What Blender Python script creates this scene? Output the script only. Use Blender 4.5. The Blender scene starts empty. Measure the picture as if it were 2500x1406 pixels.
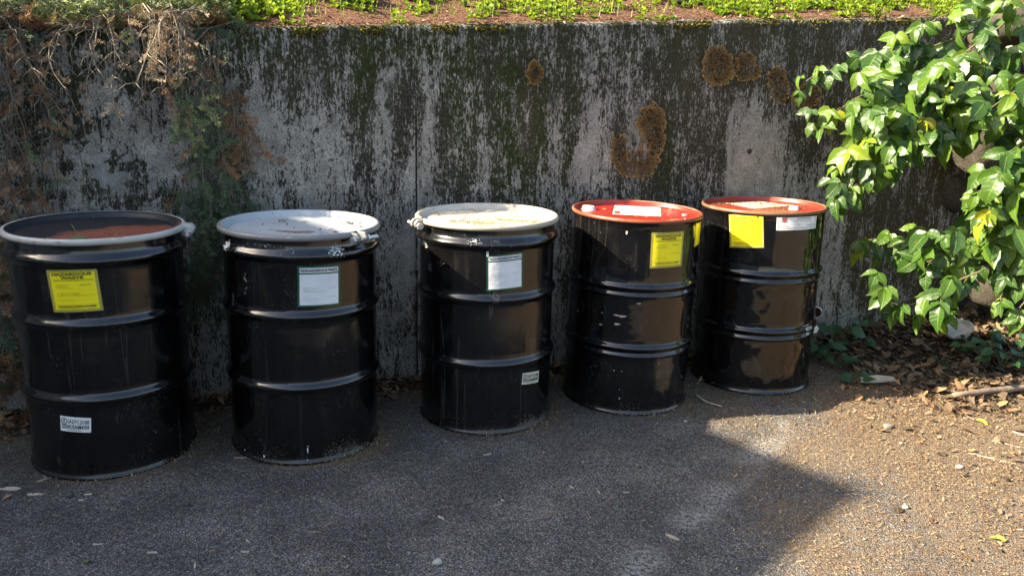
import bpy, bmesh, math, random
import numpy as np
from mathutils import Vector, Matrix

# ------------------------------------------------------------------ camera, light, exposure
SC = bpy.context.scene
COL = SC.collection
CAM_F, CAM_H, PITCH, ROLL = 1925.26, 1.42172, math.radians(14.5692), math.radians(-1.45897)
cr, sr, cp, sp = math.cos(ROLL), math.sin(ROLL), math.cos(PITCH), math.sin(PITCH)
cd = bpy.data.cameras.new('camera'); cam = bpy.data.objects.new('camera', cd); COL.objects.link(cam)
R_ = Vector((cr, -sr*sp, -sr*cp)); U_ = Vector((sr, cr*sp, cr*cp)); B_ = -Vector((0, cp, -sp))
M = Matrix((( R_.x, U_.x, B_.x, 0), (R_.y, U_.y, B_.y, 0), (R_.z, U_.z, B_.z, CAM_H), (0, 0, 0, 1)))
cam.matrix_world = M
cd.sensor_fit = 'HORIZONTAL'; cd.sensor_width = 36; cd.lens = CAM_F/2500*36
cd.clip_start = .05; cd.clip_end = 500
SC.camera = cam

SUN_AZ, SUN_EL = math.radians(13), math.radians(31)      # the way the light travels over the ground, and its height
SKY, SUN = 0.09, 5.0
W = bpy.data.worlds.new('World'); SC.world = W; W.use_nodes = True
wn = W.node_tree; sky = wn.nodes.new('ShaderNodeTexSky'); sky.sky_type = 'NISHITA'; sky.sun_disc = False
sky.air_density = 1.0; sky.dust_density = 3.0; sky.ozone_density = .4; sky.altitude = 0; sky.sun_elevation = SUN_EL; sky.sun_rotation = math.atan2(-math.cos(SUN_AZ), -math.sin(SUN_AZ))
bg = wn.nodes['Background']; wn.links.new(sky.outputs[0], bg.inputs[0]); bg.inputs[1].default_value = SKY
sd = bpy.data.lights.new('sun', 'SUN'); sd.energy = SUN; sd.angle = math.radians(.5); sd.color = (1, .86, .66)
so = bpy.data.objects.new('sun', sd); COL.objects.link(so)
ldir = Vector((math.cos(SUN_AZ)*math.cos(SUN_EL), math.sin(SUN_AZ)*math.cos(SUN_EL), -math.sin(SUN_EL)))
so.rotation_euler = ldir.to_track_quat('-Z', 'Y').to_euler(); so.location = (-8, -2, 8)
SC.view_settings.view_transform = 'Standard'; SC.view_settings.look = 'None'
SC.view_settings.exposure = 2.3; SC.view_settings.gamma = 1

# ------------------------------------------------------------------ places measured in the photograph
def ray(px, py):
    a, b = (px-1250)/CAM_F, (703-py)/CAM_F
    u, v = a*cr+b*sr, -a*sr+b*cr
    return Vector((u, cp+v*sp, -sp+v*cp))
EYE = Vector((0, 0, CAM_H))
def gp(px, py, z=0.0):                                   # point of the ground (or of a level z) seen there
    d = ray(px, py); return EYE + d*((z-CAM_H)/d.z)
WTH = math.radians(18.5); WP = Vector((-.516, 3.611, 0)); WD = Vector((math.cos(WTH), math.sin(WTH), 0)); WN = Vector((math.sin(WTH), -math.cos(WTH), 0))
def wp(px, py, off=0.0):                                 # point of the wall's face
    d = ray(px, py); k = ((WP+WN*off-EYE).dot(WN))/d.dot(WN); return EYE + d*k
def dp(px, py, y):                                       # point at a given distance from the camera
    d = ray(px, py); return EYE + d*(y/d.y)
def topix(X):                                            # inverse, for numpy arrays
    x, y, z = X[:, 0], X[:, 1], X[:, 2]-CAM_H
    fw = y*cp - z*sp; up = y*sp + z*cp
    u, v = x/fw, up/fw
    return 1250+CAM_F*(u*cr-v*sr), 703-CAM_F*(u*sr+v*cr)
def wtop(x): return 1.683 + .0615*(x+.05)                # height of the wall's front top edge
def WS(s, z, off=0.0): return WP + WD*s + WN*off + Vector((0, 0, z))

rng = np.random.default_rng(7); rnd = random.Random(11)
PI = math.pi

# ------------------------------------------------------------------ numpy noise
_tab = np.random.default_rng(3).random((256, 256))
def vnoise(x, y):
    xi = np.floor(x).astype(int); yi = np.floor(y).astype(int); fx = x-xi; fy = y-yi
    fx = fx*fx*(3-2*fx); fy = fy*fy*(3-2*fy)
    g = lambda a, b: _tab[a % 256, b % 256]
    return (g(xi, yi)*(1-fx)+g(xi+1, yi)*fx)*(1-fy) + (g(xi, yi+1)*(1-fx)+g(xi+1, yi+1)*fx)*fy
def fbm(x, y, o=4):
    s = 0; a = .5; t = 0
    for i in range(o): s = s + a*vnoise(x*2**i+17*i, y*2**i+31*i); t += a; a *= .5
    return s/t
def sst(a, b, x):
    t = np.clip((x-a)/(b-a), 0, 1); return t*t*(3-2*t)

# ------------------------------------------------------------------ mesh helpers
class MB:
    def __init__(s): s.v = []; s.f = []; s.t = []; s.n = 0; s.uv = None
    def add(s, V, F, tint=0.0):
        V = np.asarray(V, float); s.v.append(V); n = s.n
        s.f.extend([tuple(i+n for i in f) for f in F]); s.n += len(V)
        s.t.append(np.full(len(V), tint) if np.isscalar(tint) else np.asarray(tint))
    def tube(s, pts, r, k=6, tint=0.0, cap=True):
        pts = [Vector(p) for p in pts]; n = len(pts); rr = r if hasattr(r, '__len__') else [r]*n
        V = []; up = Vector((.13, .21, 1)).normalized()
        for i, p in enumerate(pts):
            d = (pts[min(i+1, n-1)]-pts[max(i-1, 0)]).normalized()
            a = d.cross(up)
            if a.length < .05: a = d.cross(Vector((1, 0, 0)))
            a.normalize(); b = d.cross(a)
            for j in range(k):
                t = 2*PI*j/k; V.append(p+(a*math.cos(t)+b*math.sin(t))*rr[i])
        F = [(i*k+j, i*k+(j+1) % k, (i+1)*k+(j+1) % k, (i+1)*k+j) for i in range(n-1) for j in range(k)]
        if cap: F += [tuple(range(k))[::-1], tuple((n-1)*k+j for j in range(k))]
        s.add([tuple(v) for v in V], F, tint)
    def box(s, c, h, rot=None, tint=0.0):
        V = np.array([(x, y, z) for x in (-1, 1) for y in (-1, 1) for z in (-1, 1)], float)*np.array(h)
        if rot is not None: V = V @ np.array(rot.to_3x3()).T
        s.add(V+np.array(c), [(0, 1, 3, 2), (4, 6, 7, 5), (0, 4, 5, 1), (2, 3, 7, 6), (0, 2, 6, 4), (1, 5, 7, 3)], tint)
    def lathe(s, prof, seg=128, tint=0.0, close=False, cap0=False, cap1=False, a0=0, a1=2*PI):
        full = abs(a1-a0-2*PI) < 1e-6; m = seg if full else seg+1
        A = a0+np.arange(m)/seg*(a1-a0); n = len(prof)
        V = [(r*math.cos(a), r*math.sin(a), z) for r, z in prof for a in A]
        F = []
        for i in range(n if close else n-1):
            for j in range(seg):
                b = (j+1) % m; i2 = (i+1) % n
                F.append((i*m+j, i*m+b, i2*m+b, i2*m+j))
        if cap0: F.append(tuple(range(m))[::-1])
        if cap1: F.append(tuple((n-1)*m+j for j in range(m)))
        s.add(V, F, tint)
    def build(s, name, mat, parent=None, smooth=True, M=None, attrs=None):
        V = np.concatenate(s.v) if s.v else np.zeros((0, 3))
        me = bpy.data.meshes.new(name); me.from_pydata(V.tolist(), [], s.f); me.materials.append(mat)
        a = me.attributes.new('tint', 'FLOAT', 'POINT'); a.data.foreach_set('value', np.concatenate(s.t).astype(np.float32))
        for k, val in (attrs or {}).items():
            a = me.attributes.new(k, 'FLOAT', 'POINT'); a.data.foreach_set('value', np.asarray(val, np.float32))
        if smooth: me.polygons.foreach_set('use_smooth', np.ones(len(me.polygons), bool))
        me.update()
        o = bpy.data.objects.new(name, me); COL.objects.link(o)
        if parent: o.parent = parent
        return o
    def verts(s): return np.concatenate(s.v)
def tag(o, label=None, cat=None, group=None, kind=None):
    if label: o['label'] = label
    if cat: o['category'] = cat
    if group: o['group'] = group
    if kind: o['kind'] = kind
    return o
def empty(name, loc=(0, 0, 0), rz=0.0):
    o = bpy.data.objects.new(name, None); COL.objects.link(o); o.location = loc; o.rotation_euler = (0, 0, rz); o.empty_display_size = .05; return o
def rotmat(ax, ay, az):
    from mathutils import Euler
    return Euler((ax, ay, az)).to_matrix()
def frame(d, nrm):                                       # columns: x = across, y = along d, z = normal
    d = Vector(d).normalized(); n = Vector(nrm); n = (n-d*n.dot(d)); n = n.normalized() if n.length > 1e-4 else d.orthogonal().normalized()
    x = d.cross(n); return np.array([[x.x, d.x, n.x], [x.y, d.y, n.y], [x.z, d.z, n.z]])

# ------------------------------------------------------------------ materials
class NT:
    def __init__(s, name, rough=.8, spec=.5):
        s.m = bpy.data.materials.new(name); s.m.use_nodes = True; s.t = s.m.node_tree; s.b = s.t.nodes['Principled BSDF']
        s.b.inputs['Roughness'].default_value = rough; s.b.inputs['Specular IOR Level'].default_value = spec
    def nd(s, ty, **kw):
        n = s.t.nodes.new(ty)
        for k, v in kw.items(): setattr(n, k, v)
        return n
    def set(s, sock, v):
        if hasattr(v, 'is_output'): s.t.links.new(v, sock)
        elif isinstance(v, (tuple, list)) and len(v) == 3 and sock.type == 'RGBA': sock.default_value = (*v, 1)
        else: sock.default_value = v
    def co(s, kind='Object', scale=None, off=None):
        o = s.nd('ShaderNodeTexCoord').outputs[kind]
        if scale is not None or off is not None:
            mp = s.nd('ShaderNodeMapping'); s.t.links.new(o, mp.inputs[0])
            if scale is not None: mp.inputs['Scale'].default_value = scale
            if off is not None: mp.inputs['Location'].default_value = off
            o = mp.outputs[0]
        return o
    def noise(s, vec, scale, detail=4, rough=.55, dist=0.0):
        n = s.nd('ShaderNodeTexNoise'); s.t.links.new(vec, n.inputs['Vector'])
        n.inputs['Scale'].default_value = scale; n.inputs['Detail'].default_value = detail; n.inputs['Roughness'].default_value = rough; n.inputs['Distortion'].default_value = dist
        return n.outputs['Fac']
    def vor(s, vec, scale, feat='F1', out='Distance'):
        n = s.nd('ShaderNodeTexVoronoi', feature=feat); s.t.links.new(vec, n.inputs['Vector']); n.inputs['Scale'].default_value = scale
        return n.outputs[out]
    def attr(s, name): return s.nd('ShaderNodeAttribute', attribute_name=name).outputs['Fac']
    def math(s, op, a, b=0.0, c=0.0, clamp=False):
        n = s.nd('ShaderNodeMath', operation=op, use_clamp=clamp)
        for i, v in enumerate((a, b, c)): s.set(n.inputs[i], v)
        return n.outputs[0]
    def ss(s, x, a, b):                                  # smooth step a..b
        n = s.nd('ShaderNodeMapRange', interpolation_type='SMOOTHSTEP'); s.set(n.inputs[0], x)
        if a < b: n.inputs[1].default_value, n.inputs[2].default_value = a, b
        else: n.inputs[1].default_value, n.inputs[2].default_value = b, a; n.inputs[3].default_value, n.inputs[4].default_value = 1, 0
        return n.outputs[0]
    def ramp(s, x, stops):
        n = s.nd('ShaderNodeValToRGB'); s.set(n.inputs[0], x); e = n.color_ramp.elements
        while len(e) < len(stops): e.new(.5)
        for i, (p, c) in enumerate(stops): e[i].position = p; e[i].color = (*c, 1)
        return n.outputs[0]
    def mix(s, f, a, b, mode='MIX'):
        n = s.nd('ShaderNodeMix', data_type='RGBA', blend_type=mode); s.set(n.inputs[0], f); s.set(n.inputs[6], a); s.set(n.inputs[7], b); return n.outputs[2]
    def bump(s, h, strength=.5, dist=.01):
        n = s.nd('ShaderNodeBump'); n.inputs['Strength'].default_value = strength; n.inputs['Distance'].default_value = dist
        s.t.links.new(h, n.inputs['Height']); s.t.links.new(n.outputs[0], s.b.inputs['Normal']); return n.outputs[0]
    def out(s, **kw):
        for k, v in kw.items(): s.set(s.b.inputs[k.replace('_', ' ')], v)
        return s.m

def plain(name, col, rough=.7, var=.15, scale=30, metal=0.0, spec=.5):
    n = NT(name, rough, spec); f = n.noise(n.co(), scale, 3)
    c = n.ramp(f, [(.3, tuple(x*(1-var) for x in col)), (.7, tuple(min(1, x*(1+var)) for x in col))])
    n.bump(f, .15, .004); return n.out(Base_Color=c, Metallic=metal)
def leafmat(name, stops, rough=.45, trans=.35, coat=0.0, vein=False, spec=.5):
    n = NT(name, rough, spec); t = n.attr('tint'); c = n.ramp(t, stops)
    f = n.noise(n.co(), 90, 3); c = n.mix(n.math('MULTIPLY', f, .35), c, (0.02, .03, .01), 'MIX')
    hh = n.noise(n.co(), 55, 3)
    if vein:                                              # pale midrib and side veins drawn on each leaf's own coordinates
        ax = n.math('ABSOLUTE', n.attr('lx')); sv = n.math('ABSOLUTE', n.math('SINE', n.math('MULTIPLY', n.math('SUBTRACT', n.attr('ly'), n.math('MULTIPLY', ax, .13)), 22.0)))
        vv = n.math('MAXIMUM', n.ss(ax, .10, .03), n.math('MULTIPLY', n.ss(sv, .22, .03), .45)); c = n.mix(n.math('MULTIPLY', vv, .42), c, (.24, .33, .09))
        hh = n.math('SUBTRACT', n.math('MULTIPLY', hh, .7), n.math('MULTIPLY', vv, .5)); c = n.mix(n.math('MULTIPLY', n.ss(n.noise(n.co(), 30, 3), .66, .72), .7), c, (.10, .075, .02))
    n.bump(hh, .35, .006)
    n.out(Base_Color=c)
    tr = n.nd('ShaderNodeBsdfTranslucent'); n.set(tr.inputs[0], n.mix(.0, n.mix(1, c, (1.3, 1.35, .55), 'MULTIPLY'), c))
    mx = n.nd('ShaderNodeMixShader'); mx.inputs[0].default_value = trans
    o = n.t.nodes['Material Output']; n.t.links.new(n.b.outputs[0], mx.inputs[1]); n.t.links.new(tr.outputs[0], mx.inputs[2]); n.t.links.new(mx.outputs[0], o.inputs[0])
    return n.m

def m_concrete():
    n = NT('weathered_concrete', .92, .25); co = n.co()
    cz = n.co(scale=(1, 1, .38))
    dark, green, light, brown = n.attr('dark'), n.attr('green'), n.attr('light'), n.attr('brown')
    fine = n.noise(cz, 105, 6, .78); med = n.noise(n.co(scale=(1, 1, .10)), 30, 5, .7, .2)
    base = n.ramp(n.noise(co, 11, 6, .7), [(.25, (.150, .145, .125)), (.5, (.28, .271, .238)), (.75, (.45, .434, .385))])
    base = n.mix(n.math('MULTIPLY', n.ss(n.noise(co, 160, 3), .48, .62), .65), base, (.085, .078, .068))
    mixn = n.ss(n.math('ADD', n.math('MULTIPLY', fine, .70), n.math('MULTIPLY', med, .30)), .35, .65)
    k = n.math('SUBTRACT', dark, mixn)     # > 0 : stained, or painted dark for shade low down and far right
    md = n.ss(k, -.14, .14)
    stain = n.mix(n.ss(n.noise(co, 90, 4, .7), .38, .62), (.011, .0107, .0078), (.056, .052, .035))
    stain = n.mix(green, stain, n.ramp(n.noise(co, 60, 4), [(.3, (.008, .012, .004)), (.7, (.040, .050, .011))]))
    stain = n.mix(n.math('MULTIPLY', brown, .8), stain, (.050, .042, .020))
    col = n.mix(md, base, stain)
    lm = n.ss(n.math('SUBTRACT', n.math('ADD', n.math('MULTIPLY', light, .9), -.05), mixn), -.06, .06)
    col = n.mix(n.math('MULTIPLY', lm, .8), col, (.30, .30, .28))
    pit = n.ss(n.vor(co, 34), .16, .06); pit = n.math('MULTIPLY', pit, n.ss(n.noise(co, 5, 2), .48, .6))
    col = n.mix(pit, col, (.02, .018, .014))
    h = n.math('ADD', n.math('MULTIPLY', n.noise(co, 55, 5, .7), .8), n.math('MULTIPLY', n.noise(co, 14, 3), .8))
    h = n.math('SUBTRACT', h, n.math('MULTIPLY', pit, .8)); h = n.math('ADD', h, n.math('MULTIPLY', md, .18))
    n.bump(h, .8, .012)
    return n.out(Base_Color=col)

def m_asphalt():
    n = NT('asphalt', .88, .3); co = n.co()
    v = n.vor(co, 250, out='Color'); vd = n.vor(co, 250)
    g = n.nd('ShaderNodeSeparateColor'); n.t.links.new(v, g.inputs[0])
    agg = n.ramp(g.outputs[0], [(0, (.024, .024, .024)), (.5, (.080, .079, .077)), (.85, (.150, .148, .143)), (.98, (.26, .255, .245))])
    big = n.noise(co, 3.2, 5, .6)
    col = n.mix(n.ss(big, .35, .7), n.mix(1, agg, (.72, .71, .70), 'MULTIPLY'), n.mix(1, agg, (1.30, 1.26, 1.20), 'MULTIPLY'))
    col = n.mix(n.math('MULTIPLY', n.ss(n.noise(co, 48, 4, .7), .54, .66), .75), col, (.020, .0195, .019))
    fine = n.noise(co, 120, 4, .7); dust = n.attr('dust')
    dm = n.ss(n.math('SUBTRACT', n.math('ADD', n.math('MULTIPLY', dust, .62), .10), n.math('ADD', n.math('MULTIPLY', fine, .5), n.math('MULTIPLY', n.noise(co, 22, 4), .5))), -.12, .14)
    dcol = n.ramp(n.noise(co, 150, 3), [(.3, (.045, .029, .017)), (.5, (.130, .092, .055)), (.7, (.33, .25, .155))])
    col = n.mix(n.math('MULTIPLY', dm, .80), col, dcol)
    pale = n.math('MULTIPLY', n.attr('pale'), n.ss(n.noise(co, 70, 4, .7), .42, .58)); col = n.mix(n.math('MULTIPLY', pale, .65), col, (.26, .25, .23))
    moss = n.attr('moss'); col = n.mix(n.math('MULTIPLY', moss, n.ss(fine, .40, .6)), col, (.035, .040, .018))
    h = n.math('ADD', n.math('MULTIPLY', vd, -.8), n.math('MULTIPLY', n.noise(co, 45, 4), .9))
    n.bump(h, .9, .006)
    return n.out(Base_Color=col)

def m_soil(name, stops, sc=60):
    n = NT(name, .95, .2); co = n.co(); f = n.noise(co, sc, 5, .7)
    n.bump(n.math('ADD', f, n.noise(co, 12, 3)), 1.0, .015); return n.out(Base_Color=n.ramp(f, stops))

def m_drum(name, rough, off, dusty=.35, chipcol=(.62, .64, .62), wave=.0, k=1.0):
    n = NT(name, rough, .75); co = n.co(off=off); raw = n.co()
    st = n.co(scale=(1, 1, .035), off=off)
    sepz = n.nd('ShaderNodeSeparateXYZ'); n.t.links.new(raw, sepz.inputs[0]); z = sepz.outputs[2]
    col = n.ramp(n.noise(co, 8, 4), [(.35, (.0012*k, .0012*k, .0014*k)), (.65, (.0026*k, .0025*k, .0026*k))])
    # water runs, dried dust and grey scuffs
    s1 = n.noise(st, 24, 2, .5, .25); line = n.math('MULTIPLY', n.ss(s1, .615, .63), n.ss(s1, .66, .64))
    run = n.math('MULTIPLY', n.ss(n.noise(st, 50, 3), .50, .75), n.ss(n.noise(co, 3, 2), .42, .62))
    fog = n.ss(n.noise(co, 5.5, 5, .65), .50, .75)
    spk = n.ss(n.noise(co, 230, 2), .69, .73)
    d = n.math('ADD', n.math('MULTIPLY', line, .32), n.math('MULTIPLY', run, .16)); d = n.math('ADD', d, n.math('MULTIPLY', fog, .06))
    d = n.math('MULTIPLY', d, dusty); d = n.math('ADD', d, n.math('MULTIPLY', spk, .25), clamp=True)
    col = n.mix(d, col, (.15, .135, .115))
    sc = n.noise(n.co(scale=(1, 1, .5), off=off), 16, 3, .6, 2.2); scr = n.math('MULTIPLY', n.math('MULTIPLY', n.ss(sc, .548, .553), n.ss(sc, .560, .555)), n.ss(n.noise(co, 6, 3), .52, .62)); col = n.mix(n.math('MULTIPLY', scr, .30), col, (.22, .21, .20))
    # mud splashed up from the ground
    mud = n.math('MULTIPLY', n.math('MULTIPLY', n.ss(z, .17, .0), n.attr('mud')), n.ss(n.noise(co, 7, 3), .36, .66)); mud = n.ss(n.math('SUBTRACT', n.math('ADD', n.math('MULTIPLY', mud, .27), .265), n.noise(co, 150, 4, .7)), -.05, .06)
    col = n.mix(n.math('MULTIPLY', mud, .7), col, (.075, .054, .033))
    chip = n.ss(n.math('SUBTRACT', n.math('MULTIPLY', n.attr('chip'), .60), n.noise(n.co(scale=(1, 1, 1.5), off=off), 130, 4, .7)), -.005, .02)
    col = n.mix(chip, col, chipcol)
    pk = n.ss(n.math('SUBTRACT', n.math('MULTIPLY', n.attr('pink'), .72), n.noise(n.co(scale=(1, 1, 2.2), off=off), 60, 3)), -.005, .02)
    col = n.mix(pk, col, (.52, .30, .26))
    rg = n.math('ADD', n.math('ADD', n.math('MULTIPLY', n.math('ADD', d, n.math('ADD', mud, chip)), .5), rough), n.math('MULTIPLY', n.ss(z, .030, .016), .10), clamp=True)
    n.bump(n.math('ADD', n.noise(co, 7, 2), n.math('MULTIPLY', n.noise(co, 120, 3), .02)), .14+wave*4, .02)
    return n.out(Base_Color=col, Roughness=rg)

def m_lid(name, base, stain, off, amount, rough=.4, dirt=(.07, .045, .025)):
    # attr 'stain' says where water and mud have dried
    n = NT(name, rough); co = n.co(off=off)
    col = n.ramp(n.noise(co, 6, 4), [(.3, tuple(c*.86 for c in base)), (.7, base)])
    f = n.math('ADD', n.math('MULTIPLY', n.noise(co, 9, 5, .6), .6), n.math('MULTIPLY', n.noise(co, 45, 4), .4))
    k = n.ss(n.math('SUBTRACT', n.math('ADD', n.math('MULTIPLY', n.attr('stain'), .6), amount), f), -.10, .10)
    scol = n.mix(n.ss(n.noise(co, 60, 4), .4, .65), stain, tuple(c*.55 for c in stain))
    col = n.mix(k, col, scol)
    col = n.mix(n.ss(n.noise(co, 75, 3), .66, .70), col, dirt)
    n.bump(f, .25, .004)
    return n.out(Base_Color=col, Roughness=n.math('ADD', n.math('MULTIPLY', k, .3), rough, clamp=True))

def m_ring(name, base, rust, off):
    n = NT(name, .42); co = n.co(off=off); cs = n.co(scale=(1, 1, 4), off=off)
    col = n.ramp(n.noise(co, 14, 4), [(.3, tuple(c*.8 for c in base)), (.7, base)])
    col = n.mix(n.ss(n.noise(cs, 24, 5, .7), .60, .66), col, rust)
    col = n.mix(n.math('MULTIPLY', n.ss(n.noise(co, 4, 3), .5, .75), .5), col, (.30, .27, .20))
    n.bump(n.noise(co, 60, 3), .12, .003); return n.out(Base_Color=col)

def m_hazard():                                          # yellow sheet with a striped black edge, laid out on the sheet's own UVs
    n = NT('yellow_hazard_sheet', .28); uv = n.nd('ShaderNodeUVMap').outputs[0]
    s = n.nd('ShaderNodeSeparateXYZ'); n.t.links.new(uv, s.inputs[0]); u, v = s.outputs[0], s.outputs[1]
    eu = n.math('MINIMUM', u, n.math('SUBTRACT', 1.0, u)); ev = n.math('MINIMUM', v, n.math('SUBTRACT', 1.0, v))
    edge = n.math('LESS_THAN', n.math('MINIMUM', eu, ev), .060)
    st = n.math('GREATER_THAN', n.math('FRACT', n.math('MULTIPLY', n.math('SUBTRACT', u, v), -18.0)), .42)
    y = n.ramp(n.noise(n.co(), 14, 3), [(.3, (.80, .66, .008)), (.7, (.88, .76, .012))])
    l1 = n.math('LESS_THAN', n.math('ABSOLUTE', n.math('SUBTRACT', v, .735)), .003); l2 = n.math('LESS_THAN', n.math('ABSOLUTE', n.math('SUBTRACT', v, .175)), .003)
    y = n.mix(n.math('MULTIPLY', n.math('MAXIMUM', l1, l2), .75), y, (.10, .08, .01))
    c = n.mix(n.math('MULTIPLY', edge, st), n.mix(edge, y, (.80, .70, .12)), (.012, .012, .012))
    n.bump(n.noise(n.co(), 22, 2), .45, .006); return n.out(Base_Color=c)
def m_nonhaz():
    n = NT('green_bordered_sheet', .25); uv = n.nd('ShaderNodeUVMap').outputs[0]
    s = n.nd('ShaderNodeSeparateXYZ'); n.t.links.new(uv, s.inputs[0]); u, v = s.outputs[0], s.outputs[1]
    def inside(x0, x1, y0, y1):
        a = n.math('MULTIPLY', n.math('GREATER_THAN', u, x0), n.math('LESS_THAN', u, x1))
        return n.math('MULTIPLY', a, n.math('MULTIPLY', n.math('GREATER_THAN', v, y0), n.math('LESS_THAN', v, y1)))
    w = n.math('MAXIMUM', inside(.05, .95, .045, .80), inside(.05, .95, .835, .955))
    c = n.mix(w, (.012, .085, .042), n.ramp(n.noise(n.co(), 12, 3), [(.3, (.60, .62, .64)), (.7, (.72, .73, .74))]))
    n.bump(n.noise(n.co(), 20, 2), .3, .006); return n.out(Base_Color=c)
def m_white_sheet(name, base=(.78, .78, .76), frame=None):
    n = NT(name, .3); c = n.ramp(n.noise(n.co(), 20, 4), [(.3, tuple(x*.88 for x in base)), (.7, base)])
    if frame:
        uv = n.nd('ShaderNodeUVMap').outputs[0]; s = n.nd('ShaderNodeSeparateXYZ'); n.t.links.new(uv, s.inputs[0]); u, v = s.outputs[0], s.outputs[1]
        eu = n.math('MULTIPLY', n.math('MINIMUM', u, n.math('SUBTRACT', 1.0, u)), frame); ev = n.math('MINIMUM', v, n.math('SUBTRACT', 1.0, v)); e = n.math('MINIMUM', eu, ev)
        ln = n.math('MULTIPLY', n.math('GREATER_THAN', e, .10), n.math('LESS_THAN', e, .135)); c = n.mix(ln, c, (.02, .02, .03))
    n.bump(n.noise(n.co(), 18, 2), .12, .004); return n.out(Base_Color=c)

MT = {}
MT['concrete'] = m_concrete(); MT['asphalt'] = m_asphalt()
MT['soil'] = m_soil('dark_soil', [(.3, (.012, .009, .006)), (.55, (.040, .027, .016)), (.75, (.085, .060, .036))])
MT['bank'] = m_soil('mulch_soil', [(.3, (.035, .016, .010)), (.5, (.13, .062, .036)), (.68, (.34, .20, .13))], 130)
MT['ink'] = plain('black_ink', (.012, .012, .012), .5)
MT['fade_ink'] = plain('faded_ink', (.36, .33, .02), .5)
MT['mid_ink'] = plain('worn_ink', (.20, .17, .012), .5)
MT['grey_ink'] = plain('grey_ink', (.42, .43, .44), .5)
MT['dark_grey_ink'] = plain('dark_grey_ink', (.13, .13, .14), .5)
MT['red_ink'] = plain('red_ink', (.42, .05, .035), .5)
MT['hazard'] = m_hazard(); MT['nonhaz'] = m_nonhaz(); MT['white'] = m_white_sheet('white_sheet')
MT['cream'] = m_white_sheet('cream_sheet', (.62, .58, .45)); MT['framed'] = m_white_sheet('framed_white_sheet', frame=2.62)
MT['plastic'] = plain('white_plastic', (.75, .74, .70), .4, .06)
MT['zinc'] = plain('zinc_plated_steel', (.50, .51, .52), .38, .3, 60, .75)
MT['vine'] = leafmat('vine_leaf', [(0, (.016, .050, .012)), (.45, (.048, .118, .014)), (.8, (.12, .21, .016)), (.92, (.32, .34, .015)), (1, (.50, .26, .02))], .33, .38, spec=.5, vein=True)
MT['vstem'] = plain('vine_stem', (.10, .085, .035), .7)
MT['seedling'] = leafmat('seedling_leaf', [(0, (.020, .060, .018)), (1, (.045, .12, .03))], .45, .25)
MT['cover'] = leafmat('groundcover_leaf', [(0, (.045, .10, .02)), (.4, (.13, .22, .025)), (.8, (.28, .38, .03)), (1, (.36, .40, .05))], .5, .4)
MT['broad'] = leafmat('broad_weed_leaf', [(0, (.05, .11, .05)), (1, (.12, .22, .06))], .45, .3)
MT['juni'] = leafmat('juniper_green', [(0, (.022, .044, .022)), (.4, (.055, .092, .036)), (.75, (.12, .165, .060)), (1, (.26, .30, .11))], .6, .15)
MT['junidead'] = leafmat('juniper_dead', [(0, (.070, .034, .018)), (.4, (.22, .095, .036)), (.7, (.30, .19, .105)), (1, (.48, .39, .27))], .8, .1)
MT['twig'] = leafmat('dead_twig', [(0, (.055, .042, .032)), (.5, (.15, .12, .09)), (1, (.32, .27, .20))], .85, .0)
MT['litter'] = leafmat('dead_leaf', [(0, (.035, .022, .014)), (.3, (.10, .064, .036)), (.6, (.20, .135, .078)), (.85, (.36, .18, .07)), (1, (.46, .37, .24))], .75, .12)
MT['needle'] = leafmat('needle_debris', [(0, (.035, .018, .009)), (.4, (.13, .062, .025)), (.75, (.33, .19, .075)), (1, (.54, .42, .24))], .8, .05)
MT['greenleaf'] = leafmat('fresh_leaf', [(0, (.12, .20, .07)), (1, (.34, .42, .04))], .5, .25)
MT['chip'] = leafmat('pale_wood', [(0, (.12, .09, .06)), (.5, (.33, .27, .19)), (1, (.55, .50, .41))], .8, .0)
MT['stone'] = leafmat('pebble', [(0, (.04, .04, .04)), (.6, (.16, .15, .135)), (1, (.42, .40, .36))], .8, .0)
MT['moss'] = leafmat('moss', [(0, (.035, .042, .008)), (.5, (.13, .12, .016)), (1, (.32, .27, .03))], .9, .1)
MT['lichen'] = leafmat('lichen', [(0, (.10, .052, .020)), (.5, (.34, .20, .075)), (1, (.66, .48, .21))], .9, .0)
MT['bark'] = plain('bark', (.16, .12, .085), .9, .35, 40)
MT['greybark'] = plain('weathered_grey_bark', (.34, .31, .25), .9, .35, 40)

# ================================================================== ground, wall, bank, house
def grid(xs, ys, zf):
    X, Y = np.meshgrid(xs, ys); Z = zf(X, Y); V = np.stack([X.ravel(), Y.ravel(), Z.ravel()], 1)
    nx = len(xs); F = [(j*nx+i, j*nx+i+1, (j+1)*nx+i+1, (j+1)*nx+i) for j in range(len(ys)-1) for i in range(nx-1)]
    return V, F
def dense(a, b, st, far): 
    return np.array([-far, -far/2, -far/4, -far/8, a-1.5, a-.6] + list(np.arange(a, b, st)) + [b+.6, b+1.5, far/8, far/4, far/2, far])
def wall_s(x, y): return (x-WP.x)*WD.x + (y-WP.y)*WD.y
def wall_d(x, y): return (x-WP.x)*WN.x + (y-WP.y)*WN.y   # distance in front of the wall
DR = [(-1.5423, 2.8479), (-.8330, 3.0018), (-.1075, 3.3115), (.5462, 3.5516), (1.2288, 3.8267)]
TL = [(.0156, -.0006), (.0118, .0028), (-.0062, -.0044), (.0118, -.0042), (-.0148, .0093)]
def drumdist(x, y):
    d = 9.0
    for cx, cy in DR: d = np.minimum(d, np.hypot(x-cx, y-cy)-.29)
    return d
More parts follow.
